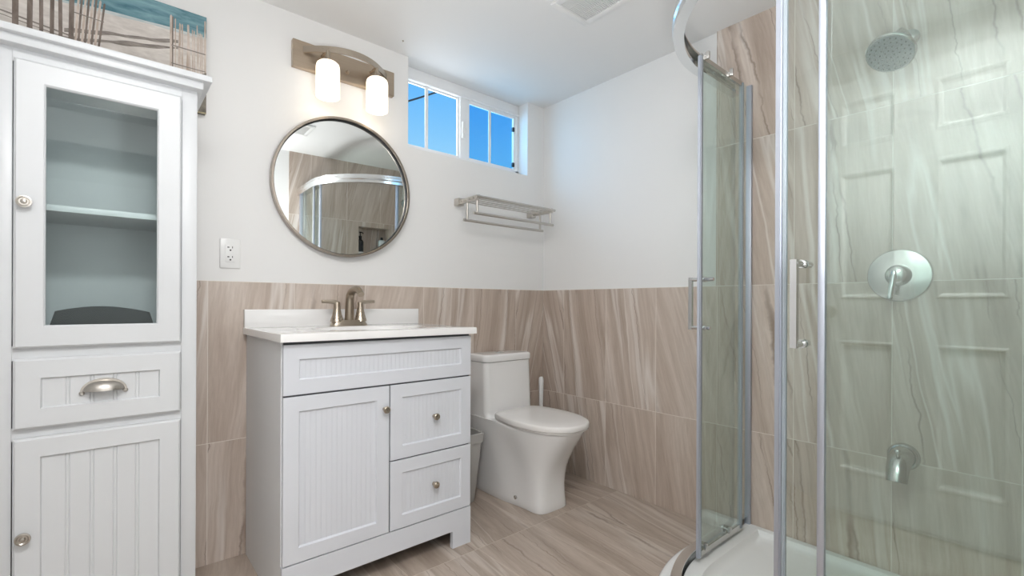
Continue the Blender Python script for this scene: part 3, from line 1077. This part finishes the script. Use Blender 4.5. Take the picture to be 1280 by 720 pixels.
# towel rack
rx0, rx1, ryf, rz = -0.640, -0.095, -0.185, 1.482
tr_ = thing('towel_rack', 'brushed steel towel shelf with two hanging bars under the window', 'towel rack', ((rx0 + rx1) / 2, PT, rz))
for sx in (rx0 + 0.018, rx1 - 0.018):
    bm = bx(sx - 0.018, sx + 0.018, PT - 0.040, PT, rz - 0.019, rz + 0.019, bev=0.0015)
    obj('wall_mount', bm, M['steel'], tr_)
    obj('bracket', bx(sx - 0.006, sx + 0.006, ryf, PT - 0.038, rz - 0.012, rz + 0.012, bev=0.001), M['steel'], tr_)
for i in range(5):
    yy = -0.045 - i * 0.035
    bm = B()
    tube(bm, [(rx0, yy, rz + (0.002 if i == 4 else 0.0)), (rx1, yy, rz + (0.002 if i == 4 else 0.0))], 0.0072 if i == 4 else 0.0032, 14)
    obj('shelf_bar', bm, M['steel'], tr_)
for yy, zz in ((-0.168, 1.405), (-0.085, 1.381)):
    bm = B()
    tube(bm, [(rx0 - 0.004, yy, zz), (rx1 + 0.004, yy, zz)], 0.0072, 14)
    hb = obj('hanging_bar', bm, M['steel'], tr_)
    for sx in (rx0 + 0.018, rx1 - 0.018):
        obj('post', tube(B(), [(sx, yy, zz), (sx, yy, rz - 0.006)], 0.0060, 12), M['steel'], hb)

# ================================================================== ceiling
def ceiling_grille(x0, x1, y0, y1, label, border=0.026, pitch=0.0085, group=None):
    t = thing('ceiling_vent', label, 'vent', ((x0 + x1) / 2, (y0 + y1) / 2, HC))
    bm = B()
    zt, zb = HC, HC - 0.012
    for a, b_, c, d_ in ((x0, x1, y0, y0 + border), (x0, x1, y1 - border, y1), (x0, x0 + border, y0 + border, y1 - border), (x1 - border, x1, y0 + border, y1 - border)):
        box(bm, a, b_, c, d_, zb, zt, bev=0.002)
    obj('frame', bm, M['vent'], t)
    obj('cavity', bx(x0 + border, x1 - border, y0 + border, y1 - border, HC - 0.001, HC), M['vent_dark'], t, smooth=False)
    bm = B()
    n_ = int((y1 - y0 - 2 * border) / pitch)
    for i in range(n_):
        yy = y0 + border + (i + 0.5) * (y1 - y0 - 2 * border) / n_
        box(bm, x0 + border, x1 - border, yy - 0.0019, yy + 0.0019, zb + 0.001, HC - 0.002)
    for q in (0.34, 0.67):
        xx = x0 + (x1 - x0) * q
        box(bm, xx - 0.0015, xx + 0.0015, y0 + border, y1 - border, zb + 0.002, HC - 0.003)
    obj('louvre', bm, M['vent'], t, smooth=False)
    return t


ceiling_grille(-0.684, -0.476, -0.975, -0.727, 'white louvred exhaust fan grille on the ceiling near the toilet')
ceiling_grille(-1.17, -0.985, -1.60, -1.36, 'white ceiling vent reflected at upper left of the round mirror')
bm = lathe(B(), (-0.991, -0.102, HC), (0, 0, -1), [(0, 0.004), (0.002, 0.004), (0.003, 0.0025), (0.005, 0.002), (0.0055, 0)], 14)
tag(obj('ceiling_hook', bm, M['nickel'], loc=(-0.991, -0.102, HC)), 'tiny metal screw hook in the ceiling above the vanity light', 'hook')
lx, ly = -1.95, -1.89
t = thing('ceiling_lamp', 'round flush white ceiling lamp near the doorway', 'ceiling light', (lx, ly, HC))
obj('trim_ring', lathe(B(), (lx, ly, HC), (0, 0, -1), [(0, 0.19), (0.02, 0.19), (0.026, 0.185), (0.026, 0.176), (0, 0.176)], 48, cap=False), M['white_plastic'], t)
obj('diffuser', lathe(B(), (lx, ly, HC), (0, 0, -1), [(0.0, 0.176), (0.026, 0.176), (0.034, 0.172), (0.044, 0.13), (0.048, 0.06), (0.049, 0.0)], 48), M['lamp'], t)

# ================================================================== toilet
tcx = -0.412
toi = thing('toilet', 'white one-piece skirted toilet with closed lid beside the vanity', 'toilet', (tcx, -0.35, 0))


def outline(hw, hwb, yb, yf, n_=56, ex=2.6, ysplit=None):
    """plan outline: back edge at yb (half width hwb), widening to hw, elliptical front to yf"""
    pts = []
    ys_ = ysplit
    rc = 0.03
    # start back centre-right, go around: back right corner -> side -> front -> side -> back left
    front = []
    for i in range(n_ + 1):
        a = PI * i / n_           # 0: right side, PI: left side
        c, s = math.cos(a), math.sin(a)
        front.append((tcx + hw * math.copysign(abs(c) ** (2 / ex), c), ys_ - (ys_ - yf) * abs(s) ** (2 / ex)))
    side_n = 8
    left = []
    for i in range(1, side_n + 1):
        t = i / side_n
        k_ = min(1.0, t * 2.0)
        left.append((tcx - (hw + (hwb - hw) * (k_ * k_ * (3 - 2 * k_))), ys_ + (yb - rc - ys_) * t))
    corner = []
    for i in range(1, 5):
        a = (PI / 2) * i / 4
        corner.append((tcx - hwb + rc * (1 - math.cos(a)), yb - rc + rc * math.sin(a)))
    L = left + corner
    Rr = [(2 * tcx - x, y) for x, y in L][::-1]
    return front + L + Rr


rings = []
zl = [0.0, 0.004, 0.03, 0.07, 0.11, 0.15, 0.19, 0.23, 0.27, 0.30, 0.33, 0.355, 0.375, 0.386, 0.391]
for z in zl:
    hw = curve_at([(0, 0.102), (0.10, 0.101), (0.20, 0.112), (0.30, 0.138), (0.36, 0.156), (0.392, 0.163)], z)
    hwb = curve_at([(0, 0.122), (0.20, 0.138), (0.34, 0.156), (0.392, 0.161)], z)
    yf = -curve_at([(0, 0.508), (0.09, 0.501), (0.18, 0.514), (0.28, 0.566), (0.35, 0.618), (0.392, 0.645)], z)
    ex = curve_at([(0, 4.2), (0.18, 3.4), (0.36, 2.35), (0.392, 2.3)], z)
    ysp = curve_at([(0, -0.40), (0.20, -0.38), (0.36, -0.34), (0.392, -0.34)], z)
    if z < 0.002:
        hw, hwb, yf = hw - 0.002, hwb - 0.002, yf + 0.002
    if z > 0.388:
        hw, yf = hw - 0.004, yf + 0.004
    rings.append([(x, y, z) for x, y in outline(hw, hwb, -0.012, yf, ex=ex, ysplit=ysp)])
obj('bowl', loft(B(), rings), M['ceramic'], toi, angle=50)


def rrect(x0, x1, y0, y1, r, z, n_=6):
    pts = []
    for cx_, cy_, a0 in ((x1 - r, y1 - r, 0), (x0 + r, y1 - r, PI / 2), (x0 + r, y0 + r, PI), (x1 - r, y0 + r, 1.5 * PI)):
        for i in range(n_ + 1):
            a = a0 + (PI / 2) * i / n_
            pts.append((cx_ + r * math.cos(a), cy_ + r * math.sin(a), z))
    return pts


tw = 0.158
rings = []
for z in (0.384, 0.392, 0.40, 0.41, 0.42, 0.46, 0.55, 0.66, 0.664):
    flare = 0.026 * max(0, 1 - (z - 0.385) / 0.035) ** 2 if z < 0.42 else 0
    hw = curve_at([(0.34, 0.157), (0.66, tw - 0.003)], z)
    yf = -curve_at([(0.34, 0.185), (0.66, 0.170)], z) - flare
    rings.append(rrect(tcx - hw, tcx + hw, yf, -0.012, 0.030, z))
obj('tank', loft(B(), rings), M['ceramic'], toi, angle=50)
rings = []
for z, ins in ((0.666, 0.004), (0.667, 0.001), (0.669, 0.0), (0.692, 0.0), (0.698, 0.002), (0.702, 0.007), (0.7025, 0.016)):
    rings.append(rrect(tcx - tw - 0.001 + ins, tcx + tw + 0.001 - ins, -0.176 + ins, -0.008 - ins, 0.030, z))
tl = obj('tank_lid', loft(B(), rings), M['ceramic'], toi, angle=50)
bm = B()
rings = []
for z, s in ((0.7022, 1.0), (0.7075, 1.0), (0.7090, 0.9)):
    rings.append([(tcx + 0.028 * s * math.cos(2 * PI * i / 32), -0.094 + 0.019 * s * math.sin(2 * PI * i / 32), z) for i in range(32)])
loft(bm, rings)
box(bm, tcx - 0.001, tcx + 0.001, -0.113, -0.075, 0.7082, 0.7096)
obj('flush_button', bm, M['chrome'], tl)


def lid_outline(s, z, back=-0.205, front=-0.658, hw=0.170):
    ysp = -0.400
    pts = []
    n_ = 48
    for i in range(n_ + 1):
        a = PI * i / n_
        c, s_ = math.cos(a), math.sin(a)
        pts.append((tcx + hw * math.copysign(abs(c) ** (2 / 2.45), c), ysp - (ysp - front) * abs(s_) ** (2 / 2.1)))
    rcn = 0.05
    for i in range(1, 9):
        t = i / 8
        pts.append((tcx - hw + 0.020 * t * t, ysp + (back - rcn - ysp) * t))
    xb = tcx - hw + 0.020
    for i in range(1, 6):
        a = (PI / 2) * i / 5
        pts.append((xb + rcn * (1 - math.cos(a)), back - rcn + rcn * math.sin(a)))
    right = [(2 * tcx - x, y) for x, y in pts[n_ + 1:]][::-1]
    pts += right
    cy_ = (back + front) / 2
    return [(tcx + (x - tcx) * s, cy_ + (y - cy_) * s, z) for x, y in pts]


obj('seat', loft(B(), [lid_outline(0.965, 0.3905), lid_outline(0.975, 0.392), lid_outline(0.975, 0.3955)]), M['seat'], toi, angle=50)
obj('seat_lid', loft(B(), [lid_outline(0.975, 0.3965), lid_outline(0.992, 0.3985), lid_outline(1.0, 0.404), lid_outline(1.0, 0.416), lid_outline(0.995, 0.4205), lid_outline(0.982, 0.4235), lid_outline(0.95, 0.4250), lid_outline(0.6, 0.4265)]), M['seat'], toi, angle=50)
obj('bolt_cap', lathe(B(), (tcx - 0.1085, -0.345, 0.040), (-1, 0, 0), [(-0.014, 0.009), (0.003, 0.009), (0.004, 0.006), (0.002, 0.005), (0.002, 0.0)], 20), M['shower_metal'], toi)

# toilet brush behind the toilet
tb = thing('toilet_brush', 'white toilet brush in the corner behind the toilet', 'toilet brush', (-0.098, -0.085, 0))
obj('holder', lathe(B(), (-0.098, -0.085, 0), (0, 0, 1), [(0, 0.048), (0.004, 0.050), (0.19, 0.042), (0.20, 0.040), (0.20, 0.016)], 28), M['white_plastic'], tb)
obj('handle', lathe(B(), (-0.098, -0.085, 0.198), (0, 0, 1), [(0, 0.009), (0.12, 0.010), (0.20, 0.0115), (0.32, 0.0145), (0.336, 0.013), (0.343, 0.008), (0.345, 0.0)], 20), M['white_plastic'], tb)

# waste bin between vanity and toilet
wb = thing('waste_bin', 'grey plastic waste bin between the vanity and toilet', 'waste bin', (-0.72, -0.125, 0))
rings = []
bxa, bxb, bya, byb = -0.835, -0.605, -0.215, -0.030
for z, ins in ((0, 0.032), (0.004, 0.029), (0.29, 0.005), (0.291, 0.0), (0.335, -0.003), (0.338, 0.0), (0.336, 0.006), (0.29, 0.010), (0.012, 0.034)):
    rings.append(rrect(bxa + ins, bxb - ins, bya + ins, byb - ins, 0.022, z, 5))
obj('bucket', loft(B(), rings), M['bin'], wb, angle=40)

# ================================================================== shower
SA, SS, SR = 1.210, 0.890, 0.495        # pane line (y), pane line (x), arc radius
ACX, ACY = -(SS - SR), -(SA + SR)


def track(off, n_=40, x_end=0.0, y_end=FY):
    """plan path of the quadrant, offset outward by off, from right wall to front wall"""
    r = SR + off
    pts = [(x_end, -SA + off)]
    m = 6
    for i in range(1, m):
        pts.append((x_end + (ACX - x_end) * i / m, -SA + off))
    for i in range(n_ + 1):
        a = PI / 2 + (PI / 2) * i / n_
        pts.append((ACX + r * math.cos(a), ACY + r * math.sin(a)))
    for i in range(1, m + 1):
        pts.append((-SS - off, ACY + (y_end - ACY) * i / m))
    return pts


# tray
tray = thing('shower_tray', 'white acrylic quadrant shower tray on the floor', 'shower tray', (-0.45, -1.65, 0))
RZ = 0.066


def tray_ring(off, z, inner=0.0):
    p = [(x, y, z) for x, y in track(off, x_end=-inner, y_end=FY + inner)]
    return p + [(-inner, FY + inner, z)]


rings = [tray_ring(0.100, 0.0, 0.002), tray_ring(0.095, 0.03, 0.002), tray_ring(0.080, RZ - 0.008, 0.002), tray_ring(0.072, RZ - 0.001, 0.002), tray_ring(0.062, RZ, 0.003), tray_ring(-0.035, RZ, 0.022), tray_ring(-0.042, RZ - 0.002, 0.028),
         tray_ring(-0.049, RZ - 0.014, 0.034), tray_ring(-0.058, RZ - 0.024, 0.042), tray_ring(-0.075, RZ - 0.030, 0.060), tray_ring(-0.20, RZ - 0.036, 0.18)]
obj('basin', loft(B(), rings), M['tray'], tray, angle=40)
bm = B()
obj('drain', lathe(B(), (-0.45, -1.66, RZ - 0.0365), (0, 0, 1), [(0, 0.04), (0.003, 0.04), (0.004, 0.034), (0.003, 0.0)], 28), M['chrome'], tray)

# fixed enclosure
enc = thing('shower_enclosure', 'curved chrome-framed shower enclosure with fixed glass panes in the corner', 'shower enclosure', (-0.45, -1.65, RZ))
XE = -0.012
ZT0, ZT1 = 1.792, 1.850
rail_sec = [(-0.006, -0.029), (0.026, -0.029), (0.026, -0.010), (0.030, -0.004), (0.030, 0.010), (0.026, 0.016), (0.026, 0.029), (-0.004, 0.029), (-0.004, 0.022), (0.012, 0.020), (0.012, -0.014), (-0.006, -0.016)]
bm = B()
sweep(bm, [(x, y, (ZT0 + ZT1) / 2) for x, y in track(0.010, 64, x_end=-0.10)], [(a, b_) for a, b_ in rail_sec], up_hint=(0, 0, 1))
obj('top_rail', bm, M['rail'], enc)
bm = B()
sweep(bm, [(x, y, RZ + 0.018) for x, y in track(0.010, 64, x_end=-0.012)], [(a, b_ * 0.62) for a, b_ in rail_sec], up_hint=(0, 0, 1))
obj('bottom_rail', bm, M['rail'], enc)
# wall channels
obj('wall_channel', bx(-0.016, -0.001, -SA - 0.006, -SA + 0.016, RZ, ZT1 + 0.008, bev=0.002), M['satin'], enc)
obj('wall_channel', bx(-SS - 0.020, -SS + 0.012, FY + 0.001, FY + 0.030, RZ, ZT1 + 0.008, bev=0.002), M['satin'], enc)
# fixed panes
obj('fixed_pane', bx(ACX, -0.014, -SA + 0.004, -SA + 0.010, RZ + 0.03, ZT1 - 0.002), [M['glass']], enc, smooth=False)
obj('fixed_pane', bx(-SS - 0.010, -SS - 0.004, FY + 0.026, ACY - 0.014, RZ + 0.03, ZT1 - 0.002), M['glass'], enc, smooth=False)
# upright where the fixed pane of the near side starts
obj('upright', bx(-SS - 0.012, -SS + 0.002, ACY - 0.024, ACY - 0.010, RZ + 0.03, ZT0 + 0.004, bev=0.003), M['satin'], enc)


def door_path(t0, t1, off, n_):
    """points on the track by arc length measured from the right wall"""
    fine = track(off, 160)
    L = [0.0]
    for a, b_ in zip(fine, fine[1:]):
        L.append(L[-1] + math.hypot(b_[0] - a[0], b_[1] - a[1]))
    out = []
    for i in range(n_ + 1):
        s = t0 + (t1 - t0) * i / n_
        for k_ in range(len(L) - 1):
            if L[k_ + 1] >= s:
                f = (s - L[k_]) / (L[k_ + 1] - L[k_])
                out.append((fine[k_][0] + (fine[k_ + 1][0] - fine[k_][0]) * f, fine[k_][1] + (fine[k_ + 1][1] - fine[k_][1]) * f))
                break
    return out, L[-1]


TOT = door_path(0, 0.1, -0.012, 2)[1]


def shower_door(name, label, s_lead, s_trail, sgn):
    pts, _ = door_path(s_lead, s_trail, -0.012, 28)
    mid = pts[0]
    t = thing(name, label, 'shower door', (mid[0], mid[1], RZ), group='sliding shower doors')
    z0, z1 = RZ + 0.024, ZT1 - 0.022
    bm = B()
    sweep(bm, [(x, y, (z0 + z1) / 2) for x, y in pts], rect(0.003, (z1 - z0) / 2), up_hint=(0, 0, 1))
    obj('glass', bm, M['glass'], t, smooth=True)

    def at(s):
        p, _ = door_path(s, s + 0.002, -0.012, 1)
        a, b_ = Vector((*p[0], 0)), Vector((*p[1], 0))
        d_ = (b_ - a).normalized()
        return a, d_, Vector((-d_.y, d_.x, 0))   # position, along, normal

    def upright(s, half, thick, zz0, zz1, mat, nm):
        a, d_, n_ = at(s)
        bm = B()
        sec = []
        for p, q in ((-half, -thick), (half, -thick), (half, thick), (-half, thick)):
            sec.append(a + d_ * p + n_ * q)
        vs = [[bm.verts.new((v.x, v.y, z)) for v in sec] for z in (zz0, zz1)]
        for i in range(4):
            bm.faces.new((vs[0][i], vs[0][(i + 1) % 4], vs[1][(i + 1) % 4], vs[1][i]))
        bm.faces.new(vs[0][::-1])
        bm.faces.new(vs[1])
        bmesh.ops.bevel(bm, geom=[e_ for e_ in bm.edges if abs(e_.verts[0].co.z - e_.verts[1].co.z) > 0.1], offset=min(half, thick) * 0.5, segments=3, affect='EDGES')
        return obj(nm, bm, mat, t)
    upright(s_lead, 0.0075, 0.0065, z0 - 0.002, z1 - 0.008, M['satin'], 'leading_stile')
    upright(s_lead + sgn * 0.0125, 0.004, 0.005, z0, z1, M['rubber'], 'magnetic_seal')
    upright(s_trail, 0.007, 0.008, z0, z1, M['rubber'], 'trailing_seal')
    # bottom and top edge channel on the glass
    for zc, hgt in ((z0 + 0.006, 0.010), (z1 - 0.006, 0.008)):
        bm = B()
        sweep(bm, [(x, y, zc) for x, y in pts], rect(0.0045, hgt), up_hint=(0, 0, 1))
        obj('edge_channel', bm, M['shower_metal'], t)
    # rollers
    for q in (0.035, 0.22):
        for zc in (z0 + 0.028, z1 + 0.004):
            a, d_, n_ = at(s_lead + sgn * q)
            a = a + Vector((0, 0, zc))
            inn = n_ if (Vector((ACX, ACY, zc)) - a).dot(n_) > 0 else -n_
            bm = B()
            lathe(bm, a - inn * 0.018, inn, [(0, 0.011), (0.007, 0.011), (0.007, 0.005), (0.026, 0.005)], 20)
            c_ = a + inn * 0.014
            m_ = Matrix.Translation(c_) @ Matrix(((d_.x, inn.x, 0, 0), (d_.y, inn.y, 0, 0), (0, 0, 1, 0), (0, 0, 0, 1)))
            b2 = bx(-0.0045, 0.0045, -0.010, 0.004, -0.013, 0.013, bev=0.0015)
            bmesh.ops.transform(b2, matrix=m_, verts=b2.verts[:])
            tmp = bpy.data.meshes.new('tmp')
            b2.to_mesh(tmp)
            b2.free()
            bm.from_mesh(tmp)
            bpy.data.meshes.remove(tmp)
            obj('roller', bm, M['shower_metal'], t)
    # D handle, through-bolted
    a, d_, n_ = at(s_lead + sgn * (0.034 if sgn < 0 else 0.050))
    inn = n_ if (Vector((ACX, ACY, 0)) - a).dot(n_) > 0 else -n_
    outw = -inn
    zA, zB = 0.880, 1.050
    bm = B()
    for z in (zA, zB):
        p = a + Vector((0, 0, z))
        tube(bm, [p + outw * 0.046, p - outw * (0.036 if z == zB else 0.024)], 0.0068, 16)
        tube(bm, [p + outw * 0.003, p + outw * 0.010], 0.0090, 16)
        tube(bm, [p - outw * 0.003, p - outw * 0.010], 0.0090, 16)
    pb_ = a + outw * 0.046
    sweep(bm, [pb_ + Vector((0, 0, zA - 0.007)), pb_ + Vector((0, 0, zB + 0.007))], rect(0.0062, 0.0062), up_hint=d_)
    obj('handle', bm, M['chrome'], t)
    return t


shower_door('shower_door', 'sliding glass shower door slid open against the toilet-side tile wall', 0.452, 0.122, -1)
LEAD = (-0.868, -1.632)
# distance along the track of the near door's leading edge
pp_, _ = door_path(0.0, TOT, -0.012, 400)
best = min(range(len(pp_)), key=lambda i: (pp_[i][0] - LEAD[0]) ** 2 + (pp_[i][1] - LEAD[1]) ** 2)
shower_door('shower_door', 'sliding glass shower door nearest the camera with a D handle', TOT * best / 400, min(TOT - 0.04, TOT * best / 400 + 0.42), 1)

# shower head
hd = thing('overhead_shower', 'round nickel shower head high on the tiled wall', 'shower head', (0, -1.709, 1.86))
obj('flange', lathe(B(), (0, -1.712, 1.842), (-1, 0, 0), [(0, 0.028), (0.004, 0.028), (0.010, 0.018), (0.012, 0.009)], 24), M['shower_metal'], hd)
bm = B()
tube(bm, [(0, -1.712, 1.842), (-0.04, -1.709, 1.846), (-0.078, -1.703, 1.842), (-0.106, -1.698, 1.820), (-0.122, -1.695, 1.795)], 0.0095, 14)
lathe(bm, (-0.120, -1.695, 1.803), (-0.45, 0.10, -0.89), [(0, 0.012), (0.005, 0.019), (0.018, 0.019), (0.026, 0.016)], 20)
obj('arm', bm, M['shower_metal'], hd)
hb_, hdir = Vector((-0.126, -1.694, 1.778)), Vector((-0.60, 0.14, -0.78)).normalized()
bm = lathe(B(), hb_, hdir, [(0, 0.016), (0.010, 0.030), (0.020, 0.060), (0.027, 0.0655), (0.034, 0.0655), (0.036, 0.063)], 40)
sh = obj('head', bm, M['shower_metal'], hd)
bm = lathe(B(), hb_ + hdir * 0.034, hdir, [(0, 0.061), (0.003, 0.060)], 40)
fc_ = obj('face_plate', bm, M['head_face'], hd)
bm = B()
u_, w_, d_ = frame_axes(hdir)
for rr_, nn_ in ((0.012, 6), (0.025, 10), (0.039, 16), (0.052, 22)):
    for i in range(nn_):
        a = 2 * PI * i / nn_ + rr_ * 40
        lathe(bm, hb_ + hdir * 0.0365 + (u_ * math.cos(a) + w_ * math.sin(a)) * rr_, hdir, [(0, 0.0022), (0.003, 0.0016)], 8)
obj('nozzles', bm, M['black'], fc_)

# valve
vy, vz = -1.688, 1.062
vv_ = thing('shower_valve', 'round nickel shower valve plate with lever on the tile', 'shower valve', (0, vy, vz))
obj('escutcheon', lathe(B(), (0, vy, vz), (-1, 0, 0), [(0, 0.087), (0.003, 0.0875), (0.007, 0.084), (0.011, 0.060), (0.013, 0.038)], 56), M['shower_metal'], vv_)
hub = obj('hub', lathe(B(), (-0.012, vy, vz), (-1, 0, 0), [(0, 0.036), (0.010, 0.035), (0.026, 0.031), (0.036, 0.027), (0.041, 0.018), (0.042, 0.0)], 32), M['shower_metal'], vv_)
bm = B()
tube(bm, [(-0.046, vy + 0.004, vz + 0.012), (-0.052, vy + 0.006, vz - 0.010), (-0.056, vy + 0.010, vz - 0.040), (-0.058, vy + 0.014, vz - 0.078)], 0.010, 14, scales=[(0.9, 0.9), (1.0, 0.9), (0.9, 0.7), (0.8, 0.55)])
obj('lever', bm, M['chrome'], vv_)

# tub spout
sy_, sz_ = -1.702, 0.462
ts = thing('tub_spout', 'nickel tub spout low on the shower wall', 'spout', (0, sy_, sz_))
obj('flange', lathe(B(), (0, sy_, sz_), (-1, 0, 0), [(0, 0.044), (0.004, 0.044), (0.012, 0.040), (0.016, 0.034)], 36), M['shower_metal'], ts)
bm = B()
tube(bm, [(-0.005, sy_, sz_ + 0.002), (-0.035, sy_, sz_ + 0.003), (-0.062, sy_, sz_ - 0.002), (-0.086, sy_, sz_ - 0.018), (-0.100, sy_, sz_ - 0.042), (-0.106, sy_, sz_ - 0.060)], 0.034, 26, scales=[(1.0, 1.0), (0.98, 0.98), (0.95, 0.93), (0.90, 0.86), (0.84, 0.74), (0.82, 0.70)])
obj('spout_body', bm, M['shower_metal'], ts)
obj('diverter', lathe(B(), (-0.084, sy_, sz_ + 0.008), (-0.25, 0, 1), [(0, 0.0045), (0.022, 0.0045), (0.025, 0.0095), (0.032, 0.010), (0.035, 0.007), (0.035, 0)], 18), M['shower_metal'], ts)

# bottles in the niche (seen in the mirror)
nz = NZ0 + 0.0045
bt = thing('pump_bottle', 'black pump bottle at the left of the tiled niche, in the mirror', 'bottle', (-0.385, FY - 0.048, nz))
bm = lathe(B(), (-0.385, FY - 0.048, nz), (0, 0, 1), [(0, 0.026), (0.003, 0.029), (0.19, 0.029), (0.205, 0.022), (0.212, 0.012), (0.225, 0.012)], 28)
obj('bottle_body', bm, M['bottle_dark'], bt)
obj('bottle_label', lathe(B(), (-0.385, FY - 0.048, nz + 0.03), (0, 0, 1), [(0, 0.0293), (0.07, 0.0293)], 28, cap=False), M['bottle_label'], bt)
bm = lathe(B(), (-0.385, FY - 0.048, nz + 0.225), (0, 0, 1), [(0, 0.013), (0.018, 0.013), (0.020, 0.005), (0.045, 0.005), (0.046, 0.011), (0.056, 0.010), (0.057, 0)], 20)
tube(bm, [(-0.385, FY - 0.048, nz + 0.274), (-0.372, FY - 0.030, nz + 0.272), (-0.367, FY - 0.023, nz + 0.262)], 0.0045, 10)
obj('pump', bm, M['bottle_dark'], bt)
bt = thing('wash_bottle', 'pale blue-grey wash bottle at the right of the niche, in the mirror', 'bottle', (-0.185, FY - 0.050, nz))
rings = [rrect(-0.215 + i_, -0.155 - i_, FY - 0.070 + i_ * .5, FY - 0.032 - i_ * .5, 0.012, nz + z) for z, i_ in ((0, 0.003), (0.003, 0), (0.205, 0.0), (0.216, 0.004), (0.220, 0.012))]
obj('bottle_body', loft(B(), rings), M['bottle_pale'], bt, angle=45)
obj('cap', lathe(B(), (-0.185, FY - 0.051, nz + 0.219), (0, 0, 1), [(0, 0.013), (0.024, 0.012), (0.026, 0.009), (0.026, 0)], 20), M['bottle_dark'], bt)
